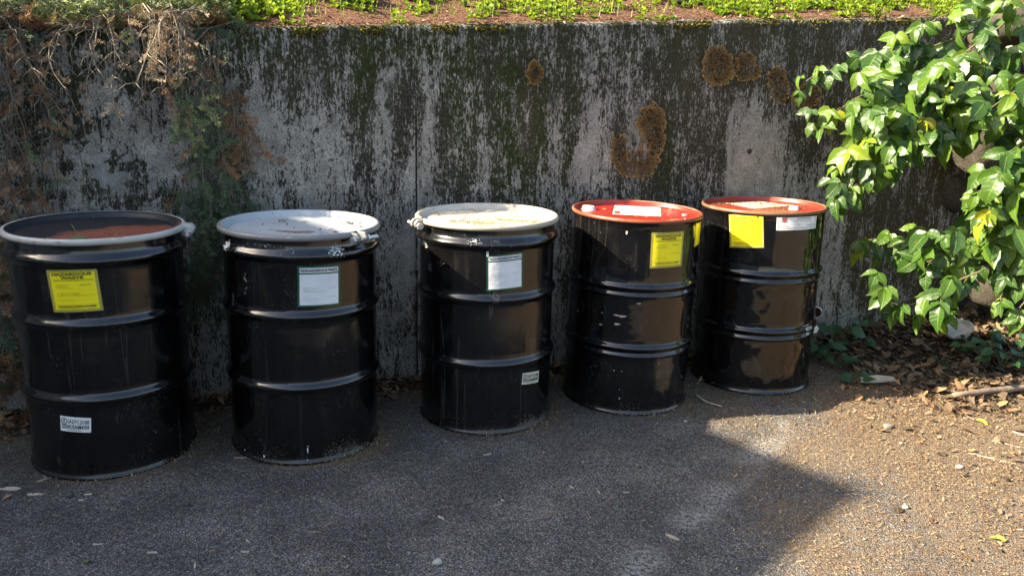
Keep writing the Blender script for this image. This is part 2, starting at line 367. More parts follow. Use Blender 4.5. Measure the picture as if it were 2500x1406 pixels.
def dust_sunf(x, y):
    r = sst(.30, 1.15, x + .0*(y-2.6) + .30*(fbm(x*2+5, y*2, 3)-.5))*(.34+.62*fbm(x*3, y*3+9, 4))+.38*sst(1.3, 2.3, x+.40*(y-2.6))  # debris tan at right, spread further to colour the sunlit ground warm
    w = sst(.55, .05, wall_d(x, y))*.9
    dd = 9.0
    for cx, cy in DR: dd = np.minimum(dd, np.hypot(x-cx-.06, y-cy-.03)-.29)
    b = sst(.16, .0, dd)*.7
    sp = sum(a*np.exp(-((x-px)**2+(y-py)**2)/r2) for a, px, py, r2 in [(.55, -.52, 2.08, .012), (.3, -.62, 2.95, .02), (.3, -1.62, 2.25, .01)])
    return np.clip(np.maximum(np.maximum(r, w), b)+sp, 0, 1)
xs = dense(-2.6, 3.4, .035, 60); ys = dense(1.2, 4.9, .035, 60)
V, F = grid(xs, ys, lambda X, Y: .004*(fbm(X*3, Y*3, 3)-.5)*(np.hypot(X, Y-3) < 5))
g = MB(); g.add(V, F); x, y = V[:, 0], V[:, 1]
moss = np.clip(sst(.35, .6, fbm(x*2.2+3, y*2.2+8, 3))*sst(1.0, .2, wall_d(x, y))*1.0, 0, 1)
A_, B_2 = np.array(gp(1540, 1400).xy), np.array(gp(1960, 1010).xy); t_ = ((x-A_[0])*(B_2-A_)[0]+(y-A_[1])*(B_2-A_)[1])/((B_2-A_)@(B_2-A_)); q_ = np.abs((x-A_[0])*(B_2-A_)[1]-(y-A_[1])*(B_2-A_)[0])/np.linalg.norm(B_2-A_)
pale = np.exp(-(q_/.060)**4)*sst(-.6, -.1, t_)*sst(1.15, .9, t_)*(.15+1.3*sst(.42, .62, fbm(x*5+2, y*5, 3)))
tag(g.build('asphalt_ground', MT['asphalt'], attrs={'dust': dust_sunf(x, y), 'moss': moss, 'pale': pale}), kind='structure')

# soil and dead stuff piled along the foot of the wall, deeper on the right
def soilh(s, d):
    right = sst(2.2, 3.3, s); front = .16 + .75*right + .10*(fbm(s*3, s*0+2, 3)-.5)
    h = (.030+.10*right)*(.75+.5*fbm(s*4+9, d*4, 3))
    return h*sst(front, front*.15, d) - .006
ss_ = np.arange(-2.6, 6.4, .04); dd_ = np.linspace(-1.2, 1.15, 60)
S_, D_ = np.meshgrid(ss_, dd_); H_ = soilh(S_, np.maximum(D_, 0))
Vx = WP.x+WD.x*S_+WN.x*D_; Vy = WP.y+WD.y*S_+WN.y*D_
b = MB(); nx = len(ss_)
b.add(np.stack([Vx.ravel(), Vy.ravel(), H_.ravel()], 1), [(j*nx+i, j*nx+i+1, (j+1)*nx+i+1, (j+1)*nx+i) for j in range(len(dd_)-1) for i in range(nx-1)])
tag(b.build('soil', MT['soil']), kind='structure')
def floorz(x, y):
    d = wall_d(x, y); return np.maximum(0.0, soilh(wall_s(x, y), np.maximum(d, 0)))

# concrete retaining wall
S_END = wall_s(*wp(2328, 600)[:2]); S_J = wall_s(*wp(1018, 700)[:2])
sc_ = np.concatenate([np.arange(-4.2, -2.1, .1), np.arange(-2.1, S_END-.006, .0125), [S_END]])
sc_ = np.sort(np.concatenate([sc_[np.abs(sc_-S_J) > .006], [S_J-.005, S_J-.002, S_J+.002, S_J+.005]]))
nzf = 150; prof_n = nzf+8
def wall_mesh():
    n = len(sc_); t = np.linspace(0, 1, nzf)
    V = np.zeros((n, prof_n, 3)); isface = np.zeros((n, prof_n))
    for i, s in enumerate(sc_):
        x0 = WP.x+WD.x*s; zt = wtop(x0)
        z = -.15+(zt-.018+.15)*t
        off = .010*(fbm(np.full(nzf, s)*2.2, z*2.2, 3)-.5)+.006*(fbm(np.full(nzf, s)*11, z*9, 3)-.5)
        if abs(s-S_J) < .0035: off = off-.007*sst(zt-.02, .9, z)
        chip = .022*max(0, fbm(np.array([s*7.0]), np.array([3.3]), 4)[0]-.5)
        pz = list(z)+[zt-.006-chip, zt-chip*.8, zt+.004, zt+.008, zt+.010, zt+.010, zt-.2, -.15]
        pd = list(off)+[-.004-chip, -.014-chip*2, -.06, -.13, -.20, -.25, -.25, -.25]
        for j in range(prof_n):
            p = WS(s, pz[j], pd[j]); V[i, j] = p
        isface[i, :nzf] = 1
    F = [(i*prof_n+j, (i+1)*prof_n+j, (i+1)*prof_n+j+1, i*prof_n+j+1) for i in range(n-1) for j in range(prof_n-1)]
    F.append(tuple(range(prof_n))[::-1]); F.append(tuple((n-1)*prof_n+j for j in range(prof_n)))
    return V.reshape(-1, 3), F
V, F = wall_mesh()
px, py = topix(V); zt = wtop(V[:, 0]); dtop = zt-V[:, 2]
# how far down (in photo rows) the black algae runs at each place along the wall, and how dense it is; at the far right shade is painted in as well
cx_ = [-900, 0, 100, 200, 300, 420, 560, 640, 700, 760, 820, 870, 905, 935, 965, 1000, 1020, 1045, 1090, 1140, 1185, 1215, 1260, 1310, 1325, 1350, 1385, 1420, 1470, 1510, 1540, 1570, 1600, 1650, 1690, 1730, 1780, 1830, 1900, 1960, 2000, 2060, 2120, 2330, 3000]
rb_ = [300, 300, 330, 320, 230, 230, 200, 190, 300, 240, 230, 470, 420, 210, 470, 300, 330, 180, 470, 500, 330, 520, 540, 520, 300, 330, 470, 230, 220, 480, 280, 260, 470, 430, 400, 420, 330, 230, 300, 420, 430, 500, 900, 900, 900]
ds_ = [.6, .6, .62, .62, .5, .5, .62, .6, .72, .66, .62, .80, .75, .55, .8, .75, .92, .5, .86, .9, .6, 1.0, 1.0, .95, .6, .66, .95, .52, .5, .92, .55, .6, 1.0, 1.0, .9, .95, .85, .7, .85, .9, .9, .9, .95, .95, .95]
wob = 34*(fbm(px/60, py/140, 3)-.5)
row = np.interp(px+wob, cx_, rb_)+90*(fbm(px/28, px*0+4, 3)-.5); den = np.interp(px+wob, cx_, ds_)
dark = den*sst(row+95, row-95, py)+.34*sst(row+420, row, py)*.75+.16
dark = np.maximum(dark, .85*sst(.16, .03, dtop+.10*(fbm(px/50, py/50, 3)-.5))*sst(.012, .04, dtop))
patch = lambda x, y, rx, ry, p=1.5: np.exp(-(((px-x)/rx)**2+((py-y)/ry)**2)**p)
for x, y, rx, ry, a in [(270, 240, 62, 42, -.55), (215, 250, 30, 30, -.3), (400, 350, 50, 60, -.5), (330, 180, 40, 30, -.25), (640, 340, 46, 120, -.4), (760, 400, 90, 130, -.30), (950, 260, 22, 160, -.25), (1060, 200, 22, 90, -.25), (1480, 230, 44, 110, -.28), (1545, 215, 40, 90, -.3), (1850, 400, 52, 150, -.55), (1800, 330, 22, 200, -.4), (1430, 380, 26, 170, -.3), (980, 560, 70, 130, -.2), (1300, 130, 60, 25, -.35),
                        (170, 220, 40, 40, .4), (350, 205, 40, 36, .5), (185, 305, 40, 24, .4), (480, 250, 60, 90, .3), (170, 420, 80, 80, .22), (300, 430, 90, 90, .15), (1290, 330, 60, 170, .5), (1150, 200, 30, 120, .35), (1620, 160, 70, 90, .35), (1640, 350, 36, 90, .3), (1830, 180, 40, 70, .2), (1560, 470, 160, 40, .12), (1300, 520, 120, 60, .12)]:
    dark = dark+a*patch(x, y, rx, ry)
dark = dark+.34*sst(330, 520, py)*sst(2.2, 1.6, wall_s(V[:, 0], V[:, 1]))  # lower wall behind the drums darkened, its shade put into the stain mask
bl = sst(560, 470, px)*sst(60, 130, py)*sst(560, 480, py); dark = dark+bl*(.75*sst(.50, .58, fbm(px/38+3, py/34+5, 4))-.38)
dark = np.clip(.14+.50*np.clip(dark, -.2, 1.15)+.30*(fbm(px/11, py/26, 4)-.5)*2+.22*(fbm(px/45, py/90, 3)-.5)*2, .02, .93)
for x, y, r_ in [(1787, 242, 9), (283, 243, 7), (948, 258, 11), (772, 318, 6), (850, 330, 6), (1453, 178, 8), (1545, 185, 9), (1560, 160, 8), (700, 300, 6), (1830, 370, 6), (1420, 140, 9), (1510, 130, 9)]: dark = np.maximum(dark, 1.25*np.exp(-((px-x)**2+(py-y)**2)/r_**2))
dark = np.where(np.abs(wall_s(V[:, 0], V[:, 1])-S_J) < .003, np.maximum(dark, 1.3*sst(200, 300, py)), dark)
green = .22*sst(.45, .6, fbm(px/60+9, py/120, 3))+.55*sst(.40, 0, dtop)+sum(a*patch(*q) for a, q in [(1, (1290, 360, 60, 170)), (.9, (1235, 290, 36, 160)), (.9, (885, 190, 40, 130)), (.9, (1130, 230, 40, 170)), (.7, (1640, 380, 40, 90)), (.6, (1400, 330, 30, 120)), (.8, (1000, 100, 90, 50)), (.6, (600, 110, 70, 50)), (.5, (240, 300, 60, 40)), (.4, (2060, 400, 90, 200))])
green = np.clip(green*(.7+.6*fbm(px/30, py/30, 3)), 0, 1)
brown = np.clip(.9*patch(1290, 300, 26, 90)+.7*sst(1560, 1720, px)*sst(420, 250, py)+.85*sst(1960, 2060, px)+.3*patch(720, 230, 120, 120), 0, 1)  # far right term paints the shaded wall end brown
light = np.clip(.95*patch(230, 400, 120, 70)*sst(.5, .66, fbm(px/26+7, py/24, 3))*1.2+.8*patch(1050, 650, 90, 160)*sst(.48, .6, fbm(px/18, py/18, 3))+.35*sst(.55, .7, fbm(px/22, py/50, 3))*sst(500, 300, py)*sst(640, 900, px)+.9*np.exp(-((px-1786+.055*(py-260))/6)**2)*sst(250, 280, py)*sst(600, 500, py)*(.4+.9*fbm(px/9, py/20, 2))+.7*np.exp(-((px-1430)/12)**2)*sst(300, 380, py)*sst(480, 430, py), 0, 1)
wallmb = MB(); wallmb.add(V, F)
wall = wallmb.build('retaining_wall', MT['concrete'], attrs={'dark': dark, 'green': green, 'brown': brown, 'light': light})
tag(wall, 'tall grey concrete retaining wall streaked with black algae behind the row of drums', 'wall')

# planted bank held up by the wall
bs = np.concatenate([np.arange(-4.4, 6.6, .06)]); bd = np.concatenate([np.arange(.045, 2.0, .04), [2.4, 3, 4, 6, 9, 14]])
def bankz(s, d):                                          # d: distance behind the wall's face
    x0 = WP.x+WD.x*s; return wtop(x0)-.004+.36*np.minimum(d-.03, 3.0)+.05*np.maximum(d-3.0, 0)+.05*(fbm(s*3, d*3, 4)-.5)*np.minimum(1, (d-.03)*5)+.012*(fbm(s*9, d*0+5, 3)-.5)
S_, D_ = np.meshgrid(bs, bd); Z_ = bankz(S_, D_)
back = sst(S_END+.02, S_END+.25, S_)                      # beyond the wall's end the bank drops behind the field stones
D2 = D_+back*.35
b = MB(); nx = len(bs)
b.add(np.stack([(WP.x+WD.x*S_-WN.x*D2).ravel(), (WP.y+WD.y*S_-WN.y*D2).ravel(), Z_.ravel()], 1), [(j*nx+i, j*nx+i+1, (j+1)*nx+i+1, (j+1)*nx+i) for j in range(len(bd)-1) for i in range(nx-1)])
# earth face under the bank beyond the end of the wall
V2 = []; F2 = []; zz = np.linspace(-.1, 1, 24); se = np.arange(S_END-.02, 6.6, .06)
for i, s in enumerate(se):
    d0 = .05+.35*sst(S_END+.02, S_END+.25, np.array([s]))[0]; zt_ = bankz(np.array([s]), np.array([.05]))[0]
    for k, t in enumerate(zz):
        q = .14*(1-max(t, 0))*min(1, (s-S_END+.02)*3); V2.append(tuple(WS(s, max(t, -.1)*zt_, -(d0-q)+.03*(fbm(np.array([s*5]), np.array([t*7]), 3)[0]-.5)*(0 < t < .99))))
n_ = len(zz); F2 = [(i*n_+k, (i+1)*n_+k, (i+1)*n_+k+1, i*n_+k+1) for i in range(len(se)-1) for k in range(n_-1)]
tag(b.build('bank', MT['bank']), kind='structure')
e = MB(); e.add(V2, F2); tag(e.build('earth_face', MT['soil']), kind='structure')

# unseen house on the left, roofline shaped to its shadow; wing added for shade
HU = Vector((math.cos(SUN_AZ), math.sin(SUN_AZ), 0)); HW = Vector((-math.sin(SUN_AZ), math.cos(SUN_AZ), 0))
HD = 5.5; TE = math.tan(SUN_EL)
def H(u, w, z): return tuple(HU*u+HW*w+Vector((0, 0, z)))
def zed(u): return (HD+u)*TE
house = empty('house', H(-HD-4, 2.2, 0)); house.rotation_euler = (0, 0, SUN_AZ)
tag(house, 'pale unseen house with gable roof, and flat-roofed block added to shade the yard', 'house')
HM = Matrix.Rotation(-SUN_AZ, 4, 'Z') @ Matrix.Translation(-Vector(H(-HD-4, 2.2, 0)))
def hb(mb, name, mat, parent=house):
    for i, v in enumerate(mb.v): mb.v[i] = np.array([tuple(HM @ Vector(p)) for p in v])
    return mb.build(name, mat, parent, smooth=False)
siding = plain('pale_siding', (.55, .52, .46), .7); roofm = plain('dark_shingles', (.08, .075, .07), .9, .3, 20); glassm = NT('window_glass', .05).out(Base_Color=(.02, .025, .03)); trimm = plain('white_trim', (.75, .75, .73), .5)
apex = (2.27, zed(1.872)); lft = (1.30, zed(1.872)-.93*.97); rgt = (7.2, zed(1.872)-.333*4.93)
def prism(poly, u0, u1):
    m = MB(); n = len(poly); m.add([H(u0, w, z) for w, z in poly]+[H(u1, w, z) for w, z in poly], [tuple(range(n)), tuple(range(n, 2*n))[::-1]]+[(i, n+i, n+(i+1) % n, (i+1) % n) for i in range(n)]); return m
def inset(p, dz): return (p[0], p[1]-dz)
hb(prism([(lft[0]+.12, 0), inset((lft[0]+.12, lft[1]), .14), inset(apex, .26), inset((rgt[0]-.25, rgt[1]+.08), .26), (rgt[0]-.25, 0)], -HD-.3, -HD-8), 'wall', siding)
hb(prism([lft, apex, inset(apex, .22), inset(lft, .22)], -HD, -HD-8.3), 'roof', roofm)
hb(prism([apex, rgt, inset(rgt, .22), inset(apex, .22)], -HD, -HD-8.3), 'roof', roofm)
shade_wing = hb(prism([(-11, 0), (-11, zed(1.75)-.2), (lft[0]-.1, zed(1.75)-.2), (lft[0]-.1, 0)], -HD-.25, -HD-8), 'shade_wing', siding)  # added block that keeps the ground before the drums in shadow
hb(prism([(-11.2, zed(1.75)-.2), (-11.2, zed(1.75)), (lft[0]+.02-.1, zed(1.75)), (lft[0]+.02-.1, zed(1.75)-.2)], -HD, -HD-8.2), 'shade_wing_roof', roofm)
for w0 in (2.2, 4.4, -1.5, -4.5, -7.5):
    for z0 in (0.9, 2.6):
        m = prism([(w0, z0), (w0+.95, z0), (w0+.95, z0+1.3), (w0, z0+1.3)], -HD-.27+.03, -HD-.33); 
        if w0 < 0: m = prism([(w0, z0), (w0+.95, z0), (w0+.95, z0+1.3), (w0, z0+1.3)], -HD-.22, -HD-.28)
        fr = hb(m, 'window', trimm)
        u_ = -HD-.23 if w0 > 0 else -HD-.215
        gl = MB()
        for a in (0, 1):
            for c in (0, 1):
                q = prism([(w0+.06+a*.43, z0+.07+c*.6), (w0+.06+a*.43+.40, z0+.07+c*.6), (w0+.46+a*.43, z0+.07+c*.6+.56), (w0+.06+a*.43, z0+.07+c*.6+.56)], u_, u_-.02); gl.add(q.v[0], q.f)
        hb(gl, 'pane', glassm, fr)

# ================================================================== drums
BR = .286                                                 # body radius
def bead(z, dz, h, n=9): return [(BR+h*math.sin(PI*i/(n-1))**1.0*.5*(1-math.cos(2*PI*i/(n-1)))**.0, z-dz+2*dz*i/(n-1)) for i in range(n)]
def bump_(z, dz, h, n=11): return [(BR+h*.5*(1-math.cos(2*PI*i/(n-1))), z-dz+2*dz*i/(n-1)) for i in range(n)]
def straight(z0, z1, n): return [(BR, z0+(z1-z0)*(i+1)/(n+1)) for i in range(n)]
CHIME = [(.270, .006), (.280, .002), (.289, .000), (.2925, .004), (.2925, .010), (.289, .014), (BR, .020)]
def open_profile():
    return CHIME + straight(.02, .280, 10) + bump_(.307, .026, .013) + straight(.333, .555, 10) + bump_(.582, .026, .013) + straight(.608, .774, 8) + bump_(.806, .030, .016, 15) + [(.2855, .838), (.2845, .845), (.2845, .866)]
def tight_profile():
    def wb(z): return bump_(z+.014, .020, .0125) + [(BR-.002, z-.008)] + bump_(z-.023, .013, .006, 9)
    return CHIME + straight(.02, .245, 10) + sorted(wb(.300), key=lambda p: p[1]) + straight(.345, .53, 9) + sorted(wb(.573), key=lambda p: p[1]) + straight(.625, .85, 10) + [(BR, .858), (.2895, .863), (.292, .869)]
class Drum:
    def __init__(s, i, name, label, cat='drum'):
        s.i = i; tx, ty = TL[i]; c = DR[i]
        s.root = empty(name, (c[0], c[1], 0)); z = Vector((tx, ty, 1)).normalized(); x = Vector((1, 0, -tx)).normalized(); y = z.cross(x)
        s.M = Matrix(((x.x, y.x, z.x, c[0]), (x.y, y.y, z.y, c[1]), (x.z, y.z, z.z, 0), (0, 0, 0, 1)))
        s.root.matrix_world = s.M; s.inv = s.M.inverted()
        tag(s.root, label, cat, 'steel drums standing in a row along the wall')
    def cyl(s, px, py, R=BR):                             # (angle, height) of the point of the body seen there
        o = s.inv @ EYE; d = s.inv.to_3x3() @ ray(px, py)
        A = d.x*d.x+d.y*d.y; B = o.x*d.x+o.y*d.y; C = o.x*o.x+o.y*o.y-R*R; disc = max(0, B*B-A*C)
        p = o+d*((-B-math.sqrt(disc))/A); return math.atan2(p.y, p.x), p.z
    def top(s, px, py, z):
        o = s.inv @ EYE; d = s.inv.to_3x3() @ ray(px, py); p = o+d*((z-o.z)/d.z); return p.x, p.y
    def body(s, prof, mat, chips=(), pinks=(), seed=0, seam=None, mud=1.0):
        m = MB(); m.lathe(prof, 192, cap0=False); V = m.v[0]; a = np.arctan2(V[:, 1], V[:, 0]); z = V[:, 2]
        w = .00030*(fbm(a*2.2+seed*7+40, z*5+seed, 3)-.5)*2; r = np.hypot(V[:, 0], V[:, 1]); k = (r+w*(z > .03)*(z < .84))/r
        V[:, 0] *= k; V[:, 1] *= k
        if seam is not None:
            m.tube([(math.cos(seam)*(r_-.0001), math.sin(seam)*(r_-.0001), z_) for r_, z_ in prof[7:-2]], .0008, 5)
        V = m.verts(); a = np.arctan2(V[:, 1], V[:, 0]); z = V[:, 2]
        def field(L):
            f = np.zeros(len(V))
            for px, py, ra, rz, amp in L:
                pa, pz = s.cyl(px, py); da = (a-pa+PI) % (2*PI)-PI
                f = np.maximum(f, amp*np.exp(-((da*BR/ra)**2+((z-pz)/rz)**2)))
            return f
        return m.build('body', mat, s.root, attrs={'chip': field(chips), 'pink': field(pinks), 'mud': np.full(len(V), mud)*(.4+.6*sst(-2.6, -.4, a))})
    def sheet(s, name, corners, mat, R=BR+.0009, n=16, m=8, thick=0):
        c = [s.cyl(*q, R) for q in corners] if len(corners[0]) == 2 else [q[:2] for q in corners]   # TL TR BR BL
        f = lambda u, v: tuple((c[3][k]*(1-u)+c[2][k]*u)*(1-v)+(c[0][k]*(1-u)+c[1][k]*u)*v for k in (0, 1))
        V = []; UV = []
        for j in range(m+1):
            for i in range(n+1):
                a, z = f(i/n, j/m); V.append((R*math.cos(a), R*math.sin(a), z)); UV.append((i/n, j/m))
        F = [(j*(n+1)+i, j*(n+1)+i+1, (j+1)*(n+1)+i+1, (j+1)*(n+1)+i) for j in range(m) for i in range(n)]
        q = MB(); q.add(V, F); o = q.build(name, mat, s.root)
        ul = o.data.uv_layers.new(name='UVMap')
        for l in o.data.loops: ul.data[l.index].uv = UV[l.vertex_index]
        o['_'] = 0; del o['_']
        s.f, s.R = f, R; w = abs(c[1][0]-c[0][0])*R; h = abs(c[0][1]-c[3][1]); s.aspect = w/h
        return o
    def write(s, parent, items, name='lettering'):
        # items: (text, u0, u1, v0, v1, bold) in the sheet's own coordinates, all of one ink
        for t, u0, u1, v0, v1, bold, ink in items:        # each line of print is a part of the sheet
            V, F = text_mesh(t, bold, 1); R = s.R+.0011
            a = np.array([s.f(u0+(u1-u0)*p[0], v0+(v1-v0)*p[1]) for p in V]); mb = MB()
            mb.add(np.stack([R*np.cos(a[:, 0]), R*np.sin(a[:, 0]), a[:, 1]], 1), F); mb.build(name, MT[ink], parent, smooth=False)
    def shapes(s, parent, polys, ink, name, lift=.0006):
        mb = MB()
        for P in polys:
            V = []
            for u, v in P: a, z = s.f(u, v); R = s.R+lift; V.append((R*math.cos(a), R*math.sin(a), z))
            mb.add(V, [tuple(range(len(V)))])
        mb.build(name, MT[ink], parent, smooth=False)
    def bare(s, L, mat, name='bare_patch', seed=0):       # small jagged spots where the paint has gone: px, py, half width, half height (m)
        r_ = random.Random(seed); mb = MB()
        for px, py, rx, ry in L:
            a, z = s.cyl(px, py); R = BR+.0006; k = 22; V = [(R*math.cos(a), R*math.sin(a), z)]
            for j in range(k):
                t = 2*PI*j/k; f = r_.uniform(.45, 1.2); aa = a+rx*f*math.cos(t)/R; V.append((R*math.cos(aa), R*math.sin(aa), z+ry*f*math.sin(t)+.15*ry*math.sin(3*t)))
            mb.add(V, [(0, 1+j, 1+(j+1) % k) for j in range(k)])
        mb.build(name, mat, s.root, smooth=False)
    def lid(s, prof, mat, stain):
        m = MB(); m.lathe(prof, 128); V = m.v[0]
        return m.build('lid', mat, s.root, attrs={'stain': stain(V[:, 0], V[:, 1])})
    def ring(s, mat, px, py, sgn=1):
        m = MB(); n = 14; cz, crr, rr = .8735, .2930, .0112
        a = math.atan2((py), (px)) if False else px
        gap = .045; prof = [(crr+rr*math.cos(t)*(1 if math.cos(t) > 0 else .9), cz+rr*1.05*math.sin(t)) for t in [2*PI*i/n for i in range(n)]]
        m.lathe(prof, 200, close=True, a0=a+gap, a1=a+2*PI-gap); m.f.append(tuple(i*201 for i in range(n))); m.f.append(tuple(i*201+200 for i in range(n))[::-1])
        r = m.build('locking_ring', mat, s.root)
        # the two lugs welded to the ring's ends and the bolt that draws them together
        T = Matrix.Rotation(a, 4, 'Z'); R3 = T.to_3x3()
        for k in (-1, 1):
            l = MB(); pr = [(-.004, -.018), (.020, -.026), (.034, -.018), (.038, -.004), (.026, .010), (-.004, .012)]; t = .0075
            y0 = k*.019; V = [(.3+p, y0-t, .872+q) for p, q in pr]+[(.3+p, y0+t, .872+q) for p, q in pr]; N = len(pr)
            l.add([tuple(T @ Vector(v)) for v in V], [tuple(range(N))[::-1], tuple(range(N, 2*N))]+[(i, (i+1) % N, N+(i+1) % N, N+i) for i in range(N)])
            o = l.build('lug', mat, r, smooth=False); bv = o.modifiers.new('bevel', 'BEVEL'); bv.width = .003; bv.segments = 2
        bl = MB(); bl.tube([tuple(T @ Vector((.320, y, .858))) for y in (-.042*sgn, .085*sgn)], .0075, 12)
        for y0, y1 in ((-.044, -.030), (.030, .042)): bl.tube([tuple(T @ Vector((.320, y*sgn, .858))) for y in (y0, y1)], .014, 6)
        bl.build('bolt', MT['zinc'], r, smooth=False)
        return r

_tc = {}
def text_mesh(t, bold, asp):
    if t == '~': return np.array([(0, .2), (.5, .2), (1, .2), (1, .7), (.5, .7), (0, .7)]), [(0, 1, 4, 5), (1, 2, 3, 4)]   # a line of print too small to read
    key = (t, bold, round(asp, 2))
    if key not in _tc:
        cu = bpy.data.curves.new('t', 'FONT'); cu.body = t; cu.offset = bold*.030; cu.resolution_u = 3
        ob = bpy.data.objects.new('t', cu); COL.objects.link(ob); dg = bpy.context.evaluated_depsgraph_get(); dg.update()
        me = ob.evaluated_get(dg).to_mesh(); V = np.array([v.co[:2] for v in me.vertices]); F = [tuple(p.vertices) for p in me.polygons]
        V = (V-V.min(0))/(V.max(0)-V.min(0)); ob.evaluated_get(dg).to_mesh_clear()
        bpy.data.objects.remove(ob); bpy.data.curves.remove(cu); _tc[key] = (V, F)
    return _tc[key]

def hazard(d, corners, un=None):
    o = d.sheet('hazard_label', corners, MT['hazard'])
    k = 'ink'; m = 'mid_ink'; f = 'fade_ink'
    it = [('HAZARDOUS', .11, .89, .862, .934, 1.5, k), ('WASTE', .27, .73, .782, .848, 1.5, k), ('FEDERAL LAW PROHIBITS IMPROPER DISPOSAL', .12, .90, .764, .776, .3, m),
          ('IF FOUND, CONTACT THE NEAREST POLICE, OR PUBLIC SAFETY', .12, .90, .752, .761, 0, m), ('AUTHORITY, OR THE U.S. ENVIRONMENTAL PROTECTION AGENCY', .12, .90, .740, .752, 0, m),
          ('HANDLE WITH CARE!', .13, .88, .105, .156, 1.3, k if un else m), ('~', .18, .84, .070, .085, 0, m)]
    it += [('~', .15, .45, .640, .660, 0, f), ('~', .15, .40, .60, .62, 0, f), ('~', .15, .48, .56, .58, 0, f), ('~', .62, .84, .62, .66, 0, f)]
    if un: it += [(un, .17, .60, .375, .465, .4, 'mid_ink2')]
    it += [('~', .16, .48, .27, .285, 0, f), ('~', .60, .90, .395, .41, 0, f)]
    d.write(o, it)
MT['mid_ink2'] = plain('printed_yellow_ink', (.50, .43, .015), .5)
def nonhaz(d, corners):
    o = d.sheet('waste_label', corners, MT['nonhaz'])
    d.write(o, [('NON-HAZARDOUS WASTE', .075, .925, .858, .932, 1.1, 'ink')]+[(t, u0, u1, v, v+.016, 0, 'grey_ink') for t, u0, u1, v in
            [('~', .13, .42, .47), ('~', .13, .46, .435), ('~', .13, .40, .40), ('~', .13, .62, .37), ('~', .70, .90, .46), ('~', .70, .82, .42), ('~', .13, .50, .19), ('~', .66, .90, .235)]])
    return o
def unmark(d, corners, year, mat='white'):
    o = d.sheet('approval_label', corners, MT[mat])
    ring = [(.13+.105*math.cos(t), .67+.24*math.sin(t)) for t in np.linspace(0, 2*PI, 25)]; ri = [(.13+.085*math.cos(t), .67+.205*math.sin(t)) for t in np.linspace(0, 2*PI, 25)]
    d.shapes(o, [[ring[i], ring[i+1], ri[i+1], ri[i]] for i in range(24)], 'ink', 'emblem')
    d.write(o, [('u', .095, .165, .70, .83, .6, 'ink'), ('n', .095, .165, .52, .65, .6, 'ink'), ('1A2/Y1.2/100', .27, .94, .55, .83, .5, 'ink'), (year+'/USA/M4709', .05, .94, .20, .48, .5, 'ink'), ('~', .25, .70, .09, .15, 0, 'dark_grey_ink')])

def lidstain(d, L, base=0.0, z=.863):                     # stains given by where they lie on the lid in the photo: px, py, half width, half depth (m), strength
    return stainf([(*d.top(px, py, z), rx, ry, a) for px, py, rx, ry, a in L], base)
def stainf(L, base=0.0):
    def f(x, y):
        s = np.full(len(x), base)
        for cx, cy, rx, ry, a in L: s = np.maximum(s, a*np.exp(-(((x-cx)/rx)**2+((y-cy)/ry)**2)))
        return s
    return f
LIDP = [(.0001, .8635), (.05, .8635), (.11, .8632), (.17, .863), (.215, .863), (.245, .8628), (.258, .8600), (.266, .8595), (.273, .864), (.279, .876), (.284, .8825), (.289, .884)]
HEADP = [(.0001, .860), (.06, .860), (.12, .8598), (.18, .8596), (.22, .8594), (.255, .859), (.268, .8575), (.276, .859), (.2805, .868), (.2825, .878)]
RIMP = [(.2825, .872), (.2825, .8785), (.2845, .8815), (.288, .8825), (.2918, .8805), (.2935, .876), (.2935, .871), (.2912, .8675)]
GREYRING = (.30, .305, .30)

d1 = Drum(0, 'steel_drum', 'black open-head drum with rusty black lid and yellow hazard sheet, beside hanging juniper')
d1.body(open_profile(), m_drum('drum_black_satin', .15, (3, 1, 0), .34), chips=[(215, 1160, .02, .006, .5)], seam=d1.cyl(183, 640)[0], mud=.5)
hazard(d1, [(112, 659), (236, 655), (253, 757), (132, 762)], 'UN1090')
unmark(d1, [(147, 1013.5), (222.5, 1020), (222.5, 1055.5), (148.5, 1050)], '2024')
cx, cy = d1.top(265, 585, .863)
d1.lid(LIDP, m_lid('lid_black_rusty', (.016, .018, .022), (.20, .052, .025), (1, 2, 0), .0, .42), lidstain(d1, [(250, 576, .20, .17, 1.4), (330, 563, .18, .14, 1.4), (400, 556, .10, .09, 1.2), (160, 583, .12, .08, 1.1)], .0))
ax, ay = d1.top(463, 553, .873)
d1.ring(m_ring('ring_white_worn', (.44, .44, .40), (.10, .09, .08), (0, 0, 2)), math.atan2(ay, ax), 0, -1)

d2 = Drum(1, 'steel_drum', 'black open-head drum with pale blue-grey lid, white paint chips and green-bordered sheet')
d2.body(open_profile(), m_drum('drum_black_satin_chipped', .13, (7, 4, 0), .18), chips=[(558, 598, .05, .035, .93), (590, 608, .06, .03, .80), (700, 612, .12, .03, .68), (820, 612, .07, .05, .84), (650, 600, .2, .02, .70), (600, 690, .05, .12, .68), (570, 740, .04, .08, .70), (600, 830, .02, .05, .68), (750, 1120, .02, .01, .9), (640, 1112, .012, .01, .9), (600, 1098, .01, .01, .9), (720, 640, .25, .05, .5)], mud=1.0)
nonhaz(d2, [(725.7, 650), (830, 645.7), (831, 743.5), (726, 750)])
d2.lid(LIDP, m_lid('lid_pale_grey', (.36, .40, .43), (.20, .105, .065), (4, 2, 0), -.02, .35), lidstain(d2, [(725, 565, .13, .035, 1.4), (680, 567, .07, .02, 1.2), (860, 556, .08, .04, .95), (890, 545, .05, .06, .8), (685, 541, .022, .012, .9), (737, 543, .014, .01, .9)], .02))
ax, ay = d2.top(876, 574, .873)
d2.ring(m_ring('ring_grey', (.20, .205, .20), (.40, .40, .38), (0, 3, 2)), math.atan2(ay, ax), 0, 1)

